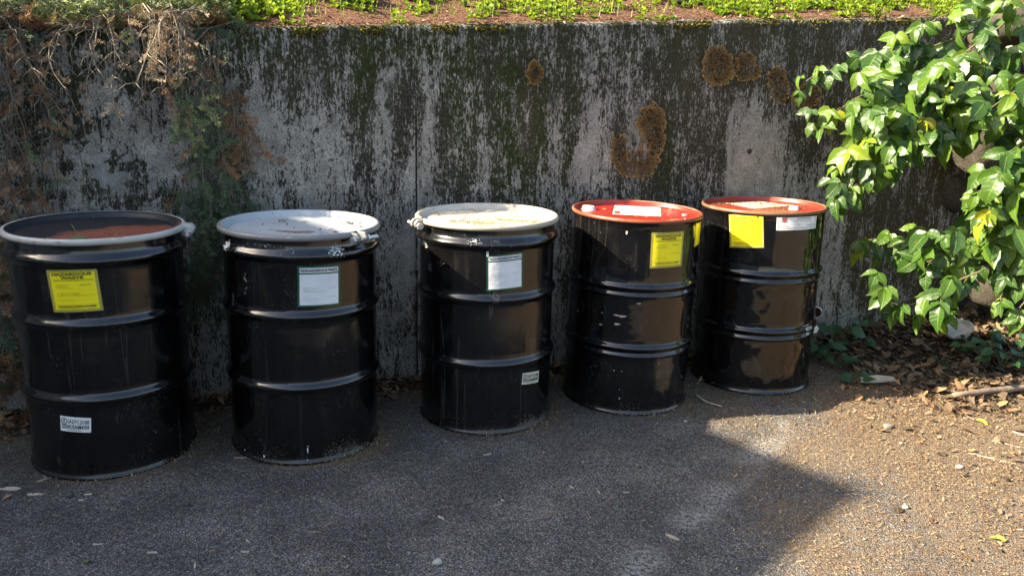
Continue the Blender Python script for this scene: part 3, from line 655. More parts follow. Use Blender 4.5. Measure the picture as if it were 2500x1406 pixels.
d3 = Drum(2, 'steel_drum', 'black open-head drum with stained cream lid, middle of the five')
d3.body(open_profile(), m_drum('drum_black_streaked', .16, (2, 9, 0), .50, k=1.5), chips=[(1040, 600, .05, .05, .76), (1075, 640, .05, .04, .72), (1160, 590, .07, .03, .76), (1050, 650, .05, .05, .70), (1120, 570, .15, .03, .6), (1080, 830, .03, .1, .55)], mud=1.3)
o = nonhaz(d3, [(1188, 624), (1277, 615), (1277, 702), (1188, 711)])
d3.sheet('tape_strip', [(1187.5, 614), (1193.5, 614), (1193.5, 627), (1187.5, 627)], MT['grey_ink'], R=BR+.0016, n=2, m=2)
unmark(d3, [(1276, 911), (1316, 904), (1314, 932), (1273.5, 939)], '2025', 'cream')
d3.lid(LIDP, m_lid('lid_cream', (.50, .47, .40), (.46, .31, .14), (8, 2, 0), .06, .4), lidstain(d3, [(1180, 545, .15, .055, 1.15), (1250, 538, .12, .05, .95), (1110, 540, .06, .05, .9), (1300, 545, .06, .05, .8), (1060, 527, .04, .03, .9)], .06))
ax, ay = d3.top(1007, 541, .873)
d3.ring(m_ring('ring_cream', (.36, .33, .27), (.22, .17, .11), (6, 3, 2)), math.atan2(ay, ax), 0, -1)

def bung(d, px, py, r, h, parent=None, mat='plastic'):
    x, y = d.top(px, py, .864); m = MB()
    m.lathe([(r*1.15, .858), (r*1.15, .8615), (r, .862), (r*.97, .8595+h-.003), (r*.9, .8595+h), (r*.5, .8595+h-.001), (.0005, .8595+h-.001)], 24); V = m.v[0]; V[:, 0] += x; V[:, 1] += y
    return m.build('bung_cap', MT[mat] if isinstance(mat, str) else mat, d.root)
def headlabel(d, name, corners, mat):
    m = MB(); m.add([(*d.top(*q, .8608), .8612) for q in corners][::-1], [(0, 1, 2, 3)]); o = m.build(name, mat, d.root)
    V = [Vector((*d.top(*q, .8608), .8616)) for q in corners]
    def f(u, v): return (V[3]*(1-u)+V[2]*u)*(1-v)+(V[0]*(1-u)+V[1]*u)*v
    return o, f
def flatwrite(o, f, items, aspect):
    for t, u0, u1, v0, v1, b, ink in items:
        mb = MB()
        if t is None: mb.add([tuple(f(u0, v0)), tuple(f(u1, v0)), tuple(f(u1, v1)), tuple(f(u0, v1))], [(0, 1, 2, 3)])
        else: V, F = text_mesh(t, b, 1); mb.add([tuple(f(u0+(u1-u0)*p[0], v0+(v1-v0)*p[1])) for p in V], F)
        mb.build('print', MT[ink], o, smooth=False)
redm = m_lid('head_red', (.26, .020, .011), (.26, .085, .025), (2, 5, 0), .02, .35, (.16, .07, .03)); redm2 = m_lid('head_red_dirty', (.28, .024, .013), (.26, .095, .038), (6, 5, 0), .02, .4, (.09, .05, .03))
rimm = m_ring('rim_rusty_red', (.22, .048, .017), (.18, .075, .028), (3, 3, 1)); rimm2 = m_ring('rim_worn', (.17, .08, .04), (.10, .06, .04), (5, 3, 1))

d4 = Drum(3, 'steel_drum', 'glossy black drum with clean red top carrying a white rectangular label')
d4.body(tight_profile(), m_drum('drum_black_gloss', .085, (5, 6, 0), .28, (.62, .60, .58), .03, 1.7), chips=[(1506, 791, .016, .004, 1.0), (1467, 791, .008, .003, .95), (1412, 757, .003, .006, .9), (1500, 905, .004, .003, .9), (1518, 906, .003, .002, .9), (1530, 568, .006, .008, .8), (1480, 570, .20, .05, .5), (1500, 640, .1, .08, .52), (1470, 763, .008, .003, .9)],
        pinks=[(1515, 771, .026, .006, 1.05), (1559, 741, .014, .003, 1.0), (1512, 951, .003, .004, .9), (1512, 971, .002, .006, .9)], seam=d4.cyl(1441, 700)[0], mud=1.0)
hazard(d4, [(1591, 568), (1670, 564), (1664, 649), (1586, 655)])
a0, z0 = d4.cyl(1411, 520); a1, z1 = d4.cyl(1410, 561)
d4.sheet('paper_label', [(a0-.6, z0), (a0, z0), (a0, z1), (a0-.6, z1)] if a0 < 0 else [(a0-.0, z0), (a0, z0), (a0, z1), (a0, z1)], MT['white'])
a0, z0 = d4.cyl(1699, 546); a1, z1 = d4.cyl(1697, 592)
d4.sheet('hazard_label', [(a0, z0, 0), (a0+.62, z0, 0), (a0+.62, z1-.02, 0), (a0, z1-.02, 0)], MT['hazard'])
bareM = plain('bare_primer', (.50, .42, .39), .7, .4, 200); whiteM = plain('white_paint_spot', (.62, .62, .60), .6, .2, 200)
for k, q in enumerate([(1505, 769, .013, .004), (1522, 772, .016, .004), (1506, 791, .015, .0045), (1467, 792, .008, .003), (1470, 763, .004, .002), (1559, 741, .010, .0025), (1411, 758, .003, .006), (1499, 904, .004, .003), (1518, 906, .003, .002), (1512, 951, .002, .003), (1512, 972, .002, .006), (1530, 568, .005, .008)]): d4.bare([q], bareM, seed=k)
for k, q in enumerate([(751, 1098, .0025, .013), (752, 1089, .005, .0015), (645, 1113, .004, .007), (598, 1097, .003, .005)]): d2.bare([q], whiteM, 'paint_spot', k)
d4.lid(HEADP, redm, stainf([(.04, -.23, .2, .09, 1.0), (.18, -.12, .1, .1, .9), (-.15, -.15, .1, .1, .5)]))
m = MB(); m.lathe(RIMP, 192); m.build('rim', rimm, d4.root)
bung(d4, 1437, 509, .030, .016)
bung(d4, 1672, 523, .013, .006, mat='zinc')
o, f = headlabel(d4, 'top_label', [(1501, 501.5), (1612, 506.5), (1614, 529), (1495, 523)], MT['white'])
flatwrite(o, f, [(None, .03, .15, .06, .38, 0, 'red_ink')]+[(None, u, u+.008, .04, .36, 0, 'dark_grey_ink') for u in (.29, .41, .60, .74)]+[(None, .82, .826, .36, .92, 0, 'dark_grey_ink')]+[(t, u0, u1, v, v+.07, 0, 'grey_ink') for t, u0, u1, v in
    [('~', .06, .22, .70), ('~', .32, .76, .84), ('~', .32, .76, .70), ('~', .32, .72, .56), ('~', .32, .76, .44), ('~', .46, .56, .18), ('~', .63, .70, .18), ('~', .87, .95, .6)]], 1)

d5 = Drum(4, 'steel_drum', 'glossy black drum with dirty red top, white diamond label and white rectangular side label')
d5.body(tight_profile(), m_drum('drum_black_mirror', .06, (9, 2, 0), .16, (.6, .6, .58), .05, 1.5), chips=[(1722, 508, .004, .006, .9), (1733, 510, .02, .008, .7), (1935, 950, .02, .01, .7), (1840, 925, .015, .006, .75)], mud=1.1)
hazard(d5, [(1779.5, 523.6), (1863.7, 522.6), (1865, 604.6), (1782, 604)])
o = d5.sheet('paper_label', [(1897, 524), (1994.5, 520.5), (1991, 557), (1895, 562.5)], MT['framed'])
d5.shapes(o, [[(.09, .72), (.115, .80), (.20, .82), (.225, .74), (.19, .58), (.12, .58)]], 'dark_grey_ink', 'emblem')
d5.shapes(o, [[(.115, .68), (.135, .755), (.195, .765), (.21, .70), (.175, .55), (.135, .55)]], 'red_ink', 'emblem', .0010)
d5.shapes(o, [[(.075, .52), (.075, .56), (.235, .56), (.235, .52), (.17, .52), (.155, .46), (.14, .52)]], 'dark_grey_ink', 'emblem')
d5.write(o, [('COLZSOR KW 12', .44, .80, .66, .79, .5, 'dark_grey_ink'), ('~', .38, .82, .545, .585, .3, 'dark_grey_ink'), ('~', .43, .53, .36, .39, 0, 'dark_grey_ink'), ('~', .44, .52, .28, .31, 0, 'dark_grey_ink'), ('~', .78, .90, .37, .40, 0, 'dark_grey_ink'), ('~', .70, .95, .24, .31, .3, 'dark_grey_ink'), ('GDW-14', .06, .24, .22, .30, .3, 'dark_grey_ink'), ('~', .10, .20, .35, .38, 0, 'dark_grey_ink')])
o = d5.sheet('tag', [(1967, 800), (1981, 794.5), (1982, 802.5), (1968, 808)], MT['grey_ink'], R=BR+.013, n=4, m=2)
d5.write(o, [('~', .2, .8, .25, .75, .5, 'ink')])
d5.lid(HEADP, redm2, stainf([(.0, -.10, .30, .17, 1.0), (.12, .0, .14, .1, .8)], .15))
m = MB(); m.lathe(RIMP, 192); m.build('rim', rimm2, d5.root)
bung(d5, 1938, 509, .022, .016)
o, f = headlabel(d5, 'diamond_label', [(1768, 496), (1852, 491.5), (1938, 502), (1838, 510)], MT['cream'])

# ================================================================== plants
# ---- a climbing vine with three-part leaves, hanging over the end of the wall
def leaflet(nl=7, fold=.30, droop=.35, wid=.31, seed=0, twist=0.0):
    r = random.Random(seed); V = []; F = []
    for i in range(nl+1):
        t = i/nl; w = wid*(math.sin(PI*min(1, t**.70))**.80)*(1 if t < .98 else .02)
        if t > .60: w *= 1-.52*(t-.60)/.40
        y = t*math.cos(droop*t); z = -t*math.sin(droop*t)*.8; tw_ = twist*t*2; bow = .05*math.sin(PI*t+seed)*twist
        for k, q in enumerate((-1, -.5, 0, .5, 1)):
            ed = w*q*(1+.05*math.sin(9*t*PI+q+seed)); zz_ = abs(ed)*fold-.045*math.sin(6*PI*t+seed)*abs(q)*.5+.016*r.uniform(-1, 1)*(abs(q) > .4)-(.09*q*q*w if seed % 3 == 0 else 0); V.append((ed*math.cos(tw_)-zz_*math.sin(tw_)*.5+bow, y, z+zz_*math.cos(tw_)+ed*math.sin(tw_)))
    for i in range(nl):
        for k in range(4): a = i*5+k; F.append((a, a+1, a+6, a+5))
    return np.array(V), F
LEAFLETS = [leaflet(8, .15+.10*(i % 4), .15+.28*(i % 3), .225+.022*(i % 5), i, .35*math.sin(i*2.3)) for i in range(14)]
LXY = (np.tile(np.array([-1, -.5, 0, .5, 1.0]), 9), np.repeat(np.arange(9)/8, 5))
TOSUN = Vector((-.85, -.35, .55)).normalized()
def vine_thing(name, label, branches, seed, size, extra=(), yellow=.06, dens=1.0):
    r = random.Random(seed); root = empty(name, branches[0][0]); tag(root, label, 'vine', 'leafy vines hanging over the end of the wall')
    st = MB(); lf = MB(); o0 = np.array(branches[0][0])
    def put(base, d, n, sz, tint):
        V, F = LEAFLETS[r.randrange(14)]; R = frame(d, n); lf.add((V*sz) @ R.T+np.array(base)-o0, F, tint)
    def compound(p, d, sz):
        d = Vector(d).normalized(); L = sz*r.uniform(.35, .75); q = Vector(p)+d*L+Vector((0, 0, .01))
        st.tube([Vector(p)-Vector(o0), Vector(p)+d*L*.5+Vector((0, 0, .012))-Vector(o0), q-Vector(o0)], [.0022, .0018, .0014], 4, .5)
        n = (TOSUN+Vector((r.uniform(-.8, .9), r.uniform(-1.1, .4), r.uniform(-.6, .6)))).normalized()
        tint = r.uniform(.15, .78) if r.random() > yellow else r.uniform(.80, .90)
        g = (d*.55+Vector((r.uniform(-.25, .15), r.uniform(-.2, .2), -.8))).normalized()
        side = g.cross(n).normalized(); j = lambda a: r.uniform(-a, a)
        put(q+g*sz*.12, g+Vector((j(.2), j(.2), j(.2))), n, sz*r.uniform(.8, 1.25), min(1, tint+j(.06)))
        for k in (-1, 1): put(q, g*.55+side*k*.9+Vector((j(.2), j(.2), j(.1))), n+side*k*.25, sz*r.uniform(.60, 1.0), min(1, tint+j(.08)))
    for br in branches:
        P = [Vector(p) for p in br]
        pts = []
        for i in range(len(P)-1):
            for k in range(6):
                t = k/6; p0 = P[max(i-1, 0)]; p1 = P[i]; p2 = P[i+1]; p3 = P[min(i+2, len(P)-1)]
                pts.append(.5*((2*p1)+(p2-p0)*t+(2*p0-5*p1+4*p2-p3)*t*t+(3*p1-p0-3*p2+p3)*t**3))
        pts.append(P[-1]); n = len(pts)
        st.tube([p-Vector(o0) for p in pts], [.0042*(1-.75*i/n)+.0012 for i in range(n)], 6, .3)
        acc = 0; step = size*.42/dens; sgn = 1
        for i in range(1, n):
            seg = pts[i]-pts[i-1]; acc += seg.length
            if acc > step or i == n-1:
                acc = 0; sgn = -sgn; dv = seg.normalized()
                dd = (dv*.35+Vector((r.uniform(-.5, .3), r.uniform(-.9, -.1), sgn*r.uniform(.1, .7)-.15)))
                compound(pts[i], dd, size*r.uniform(.66, 1.05)*(1-.25*i/n))
    for p, sz in extra: compound(p, (r.uniform(-.8, .2), -.5, r.uniform(-.3, .4)), sz)
    st.build('stem', MT['vstem'], root); k = lf.n//45; lf.build('foliage', MT['vine'], root, attrs={'lx': np.tile(LXY[0], k), 'ly': np.tile(LXY[1], k)})
    return root
def Bp(L, y0, y1): n = len(L); return [tuple(dp(px, py, y0+(y1-y0)*i/max(1, n-1))) for i, (px, py) in enumerate(L)]
def scatter(poly, n, y0, y1, sz, seed):                   # leaf points filling a patch between two distances
    r = random.Random(seed); xs_ = [p[0] for p in poly]; ys_ = [p[1] for p in poly]; out = []
    def ins(x, y):
        c = False; j = len(poly)-1
        for i in range(len(poly)):
            xi, yi = poly[i]; xj, yj = poly[j]
            if (yi > y) != (yj > y) and x < (xj-xi)*(y-yi)/(yj-yi)+xi: c = not c
            j = i
        return c
    while len(out) < n:
        x, y = r.uniform(min(xs_), max(xs_)), r.uniform(min(ys_), max(ys_))
        if ins(x, y): out.append((tuple(dp(x, y, r.uniform(y0, y1))), sz*r.uniform(.7, 1.1)))
    return out
vine_thing('climbing_vine', 'broad mass of glossy green vine leaves over the top corner of the wall', [
    Bp([(2560, 20), (2400, 70), (2260, 120), (2150, 150), (2060, 165), (1990, 185), (1950, 215)], 4.0, 4.02),
    Bp([(2560, 110), (2420, 150), (2300, 185), (2180, 215), (2090, 240), (2030, 285), (1990, 290)], 3.9, 3.85),
    Bp([(2560, 190), (2420, 230), (2300, 260), (2200, 300), (2120, 350), (2060, 400), (2030, 425)], 3.8, 3.75),
    Bp([(2500, -40), (2400, 10), (2300, 40), (2240, 80), (2200, 95)], 4.0, 3.95),
    Bp([(2560, 300), (2400, 310), (2290, 300), (2200, 330), (2120, 300)], 3.75, 3.8),
    Bp([(2400, 200), (2280, 280), (2180, 380), (2100, 450), (2060, 465)], 3.7, 3.65),
    Bp([(2560, 240), (2440, 280), (2340, 290), (2260, 340), (2190, 370), (2130, 420)], 3.7, 3.65),
    Bp([(2450, 60), (2330, 150), (2230, 250), (2160, 330)], 3.85, 3.75)], 5, .135,
    scatter([(2080, 190), (2200, 130), (2330, 140), (2480, 220), (2440, 290), (2330, 310), (2230, 360), (2120, 420), (2060, 380), (2100, 300)], 120, 3.65, 4.15, .120, 3), .03, 1.5)
vine_thing('climbing_vine', 'vine with yellow-tinged leaves hanging down in front of the field stones', [
    Bp([(2570, 300), (2480, 360), (2430, 420), (2390, 450), (2370, 480)], 3.55, 3.5),
    Bp([(2570, 400), (2480, 440), (2430, 500), (2390, 530)], 3.55, 3.5),
    Bp([(2570, 180), (2500, 210), (2440, 250), (2410, 270)], 3.6, 3.55),
    Bp([(2570, 480), (2500, 520), (2450, 560), (2420, 600)], 3.6, 3.5)], 9, .135,
    scatter([(2380, 480), (2520, 330), (2540, 560), (2430, 590)], 34, 3.45, 3.75, .13, 8), .12, 1.3)
vine_thing('climbing_vine', 'low vine trailing leaves above the leaf litter beside the rightmost drum', [
    Bp([(2570, 520), (2440, 545), (2330, 575), (2220, 590), (2140, 585), (2090, 590)], 3.75, 4.05),
    Bp([(2570, 600), (2440, 640), (2340, 690), (2270, 730), (2200, 745), (2150, 720), (2140, 690)], 3.55, 3.6),
    Bp([(2400, 660), (2330, 690), (2300, 720), (2300, 770)], 3.45, 3.45),
    Bp([(2570, 620), (2510, 660), (2460, 690), (2440, 720)], 3.5, 3.45),
    Bp([(2500, 580), (2400, 600), (2320, 620), (2260, 640)], 3.6, 3.6),
    Bp([(2570, 690), (2520, 720), (2490, 750)], 3.4, 3.4)], 21, .142,
    scatter([(2200, 590), (2350, 580), (2520, 560), (2520, 700), (2400, 670), (2250, 650)], 30, 3.5, 3.9, .13, 4), .05, 1.25)

# ---- hanging juniper: scale-leaf sprays along drooping stems
def spray(seed, n=11, L=1.0):
    r = random.Random(seed); V = []; F = []
    def quad(p, d, nrm, l, w):
        d = Vector(d).normalized(); nrm = Vector(nrm); s_ = d.cross(nrm).normalized(); b0 = len(V); p = Vector(p)
        V.extend([tuple(p-s_*w*.3), tuple(p+d*l*.5-s_*w), tuple(p+d*l), tuple(p+d*l*.5+s_*w)]); F.append((b0, b0+1, b0+2, b0+3))
    def twig(p, d, l, lev):
        k = max(3, int(l*n)); p = Vector(p); d = Vector(d).normalized()
        for i in range(k):
            q = p+d*l*i/k
            for s_ in (-1, 1):
                nr = Vector((r.uniform(-.5, .5), r.uniform(-.5, .5), 1)); sd_ = d.cross(nr).normalized()*s_
                if lev == 0 and r.random() < .75: twig(q, d*.75+sd_*r.uniform(.5, .9)+Vector((0, 0, r.uniform(-.3, .3))), l*r.uniform(.22, .45)*(1-.5*i/k), 1)
                else: quad(q, d*.9+sd_*.7, nr, .10*r.uniform(.8, 1.3), .020)
            quad(q, d, Vector((r.uniform(-1, 1), r.uniform(-1, 1), r.uniform(-1, 1))), l/k*1.4, .012)
    twig((0, 0, 0), (0, 1, 0), L, 0); return np.array(V), F
SPRAYS = [spray(i, 9) for i in range(7)]
def put_spray(mb, p, d, n, sz, tint, r):
    V, F = SPRAYS[r.randrange(7)]; mb.add((V*sz) @ frame(d, n).T+np.array(p), F, np.clip(tint+np.repeat(np.array([r.uniform(-.2, .2) for _ in range(len(V)//4)]), 4), 0, 1))
def hang(st, gr, de, p, length, r, o0, green=.6, deadp=.3, spr=.10, tint=.45, wig=.34, rad=.0034, dens=1.0, bare=0.0, tw=.4, tv=.28):
    pts = [Vector(p)]; d = Vector((r.uniform(-.15, .15), -.05, -1)); n = max(3, int(length/.05))
    if p[2] > wtop(p[0])-.04:                             # rooted back on the bank, coming over the edge
        a = r.uniform(-.14, .14); q = Vector(p); pts = [q-WN*r.uniform(.08, .12)+WD*a*1.2+Vector((0, 0, .01)), q-WN*.03+WD*a*.7+Vector((0, 0, r.uniform(.01, .04))), q]; d = (WD*(-a*4)+WN*.5+Vector((0, 0, -.5))).normalized()
    for i in range(n):
        d = (d*.72+Vector((r.uniform(-wig, wig), r.uniform(-.12, .12), -.36))).normalized(); q = pts[-1]+d*length/n
        dd = wall_d(q.x, q.y); lim = .015
        if dd < lim and q.z < wtop(q.x)+.02: q += WN*(lim-dd)
        if q.z < .03: break
        pts.append(q)
    if len(pts) < 3: return pts
    m = len(pts); st.tube([q-o0 for q in pts], [rad*(1-.7*i/m)+.0008 for i in range(m)], 5, tw+r.uniform(-.2, .3))
    for i in range(1, m):
        if r.random() > dens: continue
        for s_ in (-1, 1):
            if r.random() < .12: continue
            dd = (WD*s_*r.uniform(.2, 1.0)+WN*r.uniform(0, .6)+Vector((0, 0, r.uniform(-1.1, .1)))).normalized(); sz = spr*r.uniform(.6, 1.25)
            if r.random() < bare:
                k = [pts[i], pts[i]+dd*sz*.5+WN*.01, pts[i]+dd*sz+Vector((r.uniform(-.02, .02), 0, -.02))]
                st.tube([q-o0 for q in k], [.0016, .0012, .0007], 4, tw+r.uniform(-.2, .45)); continue
            tgt = de if r.random() < deadp else gr
            put_spray(tgt, pts[i]-o0, dd, WN+Vector((r.uniform(-.4, .4), 0, r.uniform(-.2, .5))), sz, tint+r.uniform(-tv, tv), r)
    return pts
def mat_of_sprays(mb, poly_s, n, r, o0, sz, tint, lift=.05, dmin=0.0, dmax=.6):
    for _ in range(n):
        s = r.uniform(*poly_s); d = r.uniform(dmin, dmax); z = float(bankz(np.array([s]), np.array([max(.05, d)]))[0])+r.uniform(0, lift)
        q = WS(s, z, -d); dd = Vector((r.uniform(-1, 1), r.uniform(-1, .6), r.uniform(-.1, .9))).normalized()
        put_spray(mb, q-o0, dd, Vector((r.uniform(-.5, .5), -.5, 1)), sz*r.uniform(.6, 1.3), tint+r.uniform(-.3, .35), r)
def juniper(name, label, starts, seed, mats=(), **kw):
    r = random.Random(seed); o0 = Vector(starts[0][0]); root = empty(name, o0); tag(root, label, 'juniper', 'junipers creeping over the wall')
    st, gr, de = MB(), MB(), MB()
    for p, L, k in starts: hang(st, gr, de, p, L, r, o0, **{**kw, **k})
    for (s0, s1), n, sz, tint, lift, d0, d1, dead in mats: mat_of_sprays(de if dead else gr, (s0, s1), n, r, o0, sz, tint, lift, d0, d1)
    if st.n: st.build('stem', MT['twig'], root)
    if gr.n: gr.build('green_foliage', MT['juni'], root)
    if de.n: de.build('dead_foliage', MT['junidead'], root)
    return root
def top_at(px, dz=.03, off=.02): p = wp(px, 60); return tuple(Vector((p.x, p.y, wtop(p.x)+dz))+WN*off)
def sx(px): p = wp(px, 60); return wall_s(p.x, p.y)
R0 = random.Random(77)
# far left: bare grey tangle above, brown and green skirts below, right down to the ground
S1 = [(top_at(R0.uniform(-190, 85), .04, R0.uniform(.01, .07)), R0.uniform(.5, 1.35), dict(bare=R0.choice([.6, .85, .95]), deadp=R0.choice([.45, .7, .9]), tint=R0.uniform(.15, .6), spr=.07, tw=.25, rad=.0026)) for _ in range(22)]
S1 += [(tuple(wp(px, py, off)), L, dict(bare=.1, deadp=dp_, tint=t, dens=1, spr=.11)) for px, py, off, L, dp_, t in [(-40, 420, .10, .45, .95, .5), (-10, 440, .12, .5, .9, .4), (20, 470, .10, .4, .95, .6), (-30, 600, .14, .5, .2, .3), (-60, 640, .12, .5, .3, .3), (-10, 560, .12, .4, .4, .3), (10, 600, .10, .5, .3, .3), (-40, 800, .16, .4, .95, .35), (-15, 820, .14, .4, 1, .3), (-70, 760, .2, .5, 1, .35), (15, 760, .1, .3, .5, .3), (5, 850, .1, .3, 1, .4)]]
juniper('creeping_juniper', 'tall hanging juniper at the left edge, grey twigs above brown and dark green foliage', S1, 31, mats=[((sx(-250), sx(110)), 520, .085, .62, .13, -.05, .5, False), ((sx(-100), sx(110)), 40, .08, .5, .04, -.10, .10, True)])
# middle: dead roots and twigs dangling below the mat
S2 = [(top_at(R0.uniform(120, 460), R0.uniform(-.02, .06), R0.uniform(.02, .09)), R0.uniform(.10, .36), dict(bare=R0.choice([.7, .85, .95]), deadp=.95, tint=R0.uniform(.3, .8), spr=.055, wig=.5, tw=.40, rad=.0024)) for _ in range(18)]
S2 += [(top_at(px, .05, off), L, dict(bare=.45, deadp=1, tint=.75, spr=.055, tw=.65, rad=.0026)) for px, off, L in [(385, .1, .26), (410, .12, .30), (430, .1, .24), (400, .06, .3), (445, .08, .26), (420, .14, .2), (375, .1, .2), (455, .1, .22), (270, .06, .45), (255, .05, .38)]]
juniper('creeping_juniper', 'spreading green juniper along the wall top with dead pale roots dangling', S2, 32, mats=[((sx(100), sx(560)), 1100, .075, .72, .12, -.05, .55, False), ((sx(100), sx(500)), 70, .065, .75, .02, -.06, .04, True)])
# right: a long green tail with rust-coloured tips between the first two drums
S3 = [(tuple(wp(px, py, off)), L, dict(bare=b, deadp=dp_, tint=t, spr=sp_, tv=.14)) for px, py, off, L, b, dp_, t, sp_ in
      [(480, 80, .03, .9, .1, .1, .44, .075), (510, 70, .03, 1.1, .1, .05, .38, .085), (525, 80, .04, 1.2, .1, .05, .34, .09), (540, 200, .03, .7, .1, .1, .40, .08), (470, 200, .12, .22, 0, 0, .92, .085), (455, 225, .12, .14, 0, 0, 1.0, .075), (490, 215, .12, .12, 0, 0, .95, .07), (480, 330, .10, .06, 0, 0, 1.0, .05),
       (440, 150, .10, .22, .5, .9, .75, .06), (520, 140, .10, .20, .3, .6, .85, .06), (575, 205, .05, .30, .0, 1, .42, .085), (565, 190, .05, .36, .0, 1, .45, .085), (580, 250, .05, .22, .0, 1, .46, .07), (592, 320, .04, .16, .0, 1, .50, .06), (600, 350, .04, .10, .0, 1, .55, .05),
       (480, 330, .03, .5, .1, .1, .22, .085), (540, 340, .03, .5, .1, .05, .26, .095), (510, 420, .04, .5, .1, .05, .24, .095), (575, 430, .03, .25, .1, .05, .26, .10), (450, 430, .03, .16, .1, .05, .34, .075), (430, 450, .03, .10, .1, .05, .38, .07), (500, 520, .03, .45, .2, .1, .2, .10), (520, 560, .03, .5, .2, .1, .2, .09), (545, 500, .03, .4, .1, .1, .2, .11), (610, 470, .03, .16, .1, .0, .3, .10), (505, 100, .08, .30, .6, .9, .6, .07), (495, 120, .08, .26, .6, .9, .6, .07)]]
S3 += [(tuple(wp(535, 100, .05)), 1.0, dict(bare=1, deadp=0, dens=.25, rad=.006, tw=.3, wig=.08))]
juniper('creeping_juniper', 'juniper hanging between the first two drums, deep green with a rust-brown tail', S3, 33, mats=[((sx(470), sx(580)), 50, .07, .6, .04, -.04, .4, False), ((sx(470), sx(560)), 30, .06, .5, .03, -.07, .05, True)])

# ---- moss and lichen on the wall
def clump(mb, p, n, sz, tint, r, up=.5, k=5):
    for _ in range(k):
        d = (n+Vector((r.uniform(-.9, .9), r.uniform(-.9, .9), r.uniform(-.9, .9)*.8+up))).normalized(); R = frame(d, (r.uniform(-1, 1), r.uniform(-1, 1), r.uniform(-1, 1)))
        V = np.array([(-.35, 0, 0), (0, 1, .1), (.35, 0, 0), (0, -.2, -.1)])*sz*r.uniform(.6, 1.3); mb.add(V @ R.T+np.array(p), [(0, 1, 2, 3)], min(1, max(0, tint+r.uniform(-.3, .3))))
r = random.Random(5); mo = MB()
for px in np.arange(-60, 2300, 2.2):
    x0 = wp(px, 60).x; f = fbm(np.array([px/60.0]), np.array([2.0]), 4)[0]; dn = np.interp(px, [-60, 560, 690, 720, 1250, 1300, 1560, 1700, 1900, 2250], [.2, .25, .4, 1, 1, .15, .25, .7, .6, .8])
    if f*1.25 < .84-.24*dn: continue
    for _ in range(int(6*dn*f)+1):
        s = sx(px)+r.uniform(-.006, .006); dz = -abs(r.gauss(0, (.008+.05*max(0, f-.45))*dn)); clump(mo, WS(s, wtop(x0)-.006+dz, .006 if dz < -.012 else r.uniform(-.05, .0)), WN, .011, .55+.3*r.random()-12*abs(dz)*.3, r)
tag(mo.build('moss', MT['moss']), 'olive moss fringe growing along the top edge of the concrete wall', 'moss', kind='stuff')
def lichen(shapes, holes, n, label, seed, sz=.0065):
    r = random.Random(seed); c = wp(*shapes[0][:2]); mb = MB()
    def inside(x, y, g=1.0): 
        wv = 1+.28*(fbm(np.array([x/14.0]), np.array([y/14.0+seed]), 3)[0]-.5)*2
        return min((((x-a)/(rx*wv))**2+((y-b)/(ry*wv))**2) for a, b, rx, ry in shapes)
    xs_ = [s[0]-s[2]*1.4 for s in shapes]+[s[0]+s[2]*1.4 for s in shapes]; ys_ = [s[1]-s[3]*1.4 for s in shapes]+[s[1]+s[3]*1.4 for s in shapes]; k = 0; n = int(n*2.1)
    while k < n:
        x, y = r.uniform(min(xs_), max(xs_)), r.uniform(min(ys_), max(ys_)); f = inside(x, y)
        if f > 1: continue
        if any(((x-a)/rx)**2+((y-b)/ry)**2 < 1 for a, b, rx, ry in holes) and r.random() < .93: continue
        if fbm(np.array([x/5.0]), np.array([y/5.0+9]), 2)[0] < .36+(.05 if f < .4 else 0): continue
        p = wp(x, y, .003+.004*min(1, f)); clump(mb, Vector(p)-c, WN, sz*(.7+.5*f), .38+.50*f**2, r, .15, 3); k += 1
    o = mb.build('lichen_patch', MT['lichen']); o.location = c; tag(o, label, 'lichen', 'tan lichen rosettes on the wall')
lichen([(1306, 182, 20, 30)], [], 420, 'small tan lichen spot high on the wall above the middle drum', 1)
lichen([(1590, 300, 34, 46), (1600, 340, 24, 40), (1560, 395, 46, 40), (1515, 365, 26, 40), (1540, 405, 40, 32)], [(1545, 352, 17, 24)], 2500, 'big crescent of brown lichen on the wall above the clean red drum top', 2)
lichen([(1753, 165, 38, 46), (1748, 150, 34, 40)], [], 1200, 'round tan lichen high above the rightmost drum', 3)
lichen([(1826, 176, 34, 24), (1820, 150, 26, 22)], [], 420, 'faint lichen fringe just right of the round tan lichen', 4)
lichen([(1905, 220, 22, 34), (1895, 190, 22, 30)], [], 420, 'narrow lichen patch behind the tip of the vine', 5)
lichen([(1968, 235, 38, 30)], [], 520, 'wide lichen patch mostly behind vine leaves', 6)

# ---- plants on the bank
def blade_leaf(L=1.0, w=.3, bend=.5):
    V = []; F = []
    for i in range(5):
        t = i/4; ww = w*math.sin(PI*min(.97, .06+t*.94))**.8; y = t*math.cos(bend*t); z = t*math.sin(bend*t)*.3+.02
        V += [(-ww, y, z+.25*ww), (0, y, z), (ww, y, z+.25*ww)]
    for i in range(4):
        for k in (0, 1): a = i*3+k; F.append((a, a+1, a+4, a+3))
    return np.array(V)*L, F
BL = blade_leaf()
BLW = blade_leaf(1, .38, .7)
def rosette(mb, p, n, sz, r, tint, T=BL, up=(.3, 1.0), o0=Vector((0, 0, 0))):
    a0 = r.uniform(0, 6)
    for i in range(n):
        a = a0+i*2.4+r.uniform(-.3, .3); e = r.uniform(*up); d = Vector((math.cos(a), math.sin(a), e)).normalized(); V, F = T
        mb.add((V*sz*r.uniform(.7, 1.15)) @ frame(d, Vector((-d.x*e, -d.y*e, 1))).T+np.array(Vector(p)-o0), F, min(1, max(0, tint+r.uniform(-.25, .25))))
r = random.Random(8); gc = MB()
def bank_pt(px, d): s = sx(px); return WS(s, float(bankz(np.array([s]), np.array([d]))[0]), -d)
n = 0
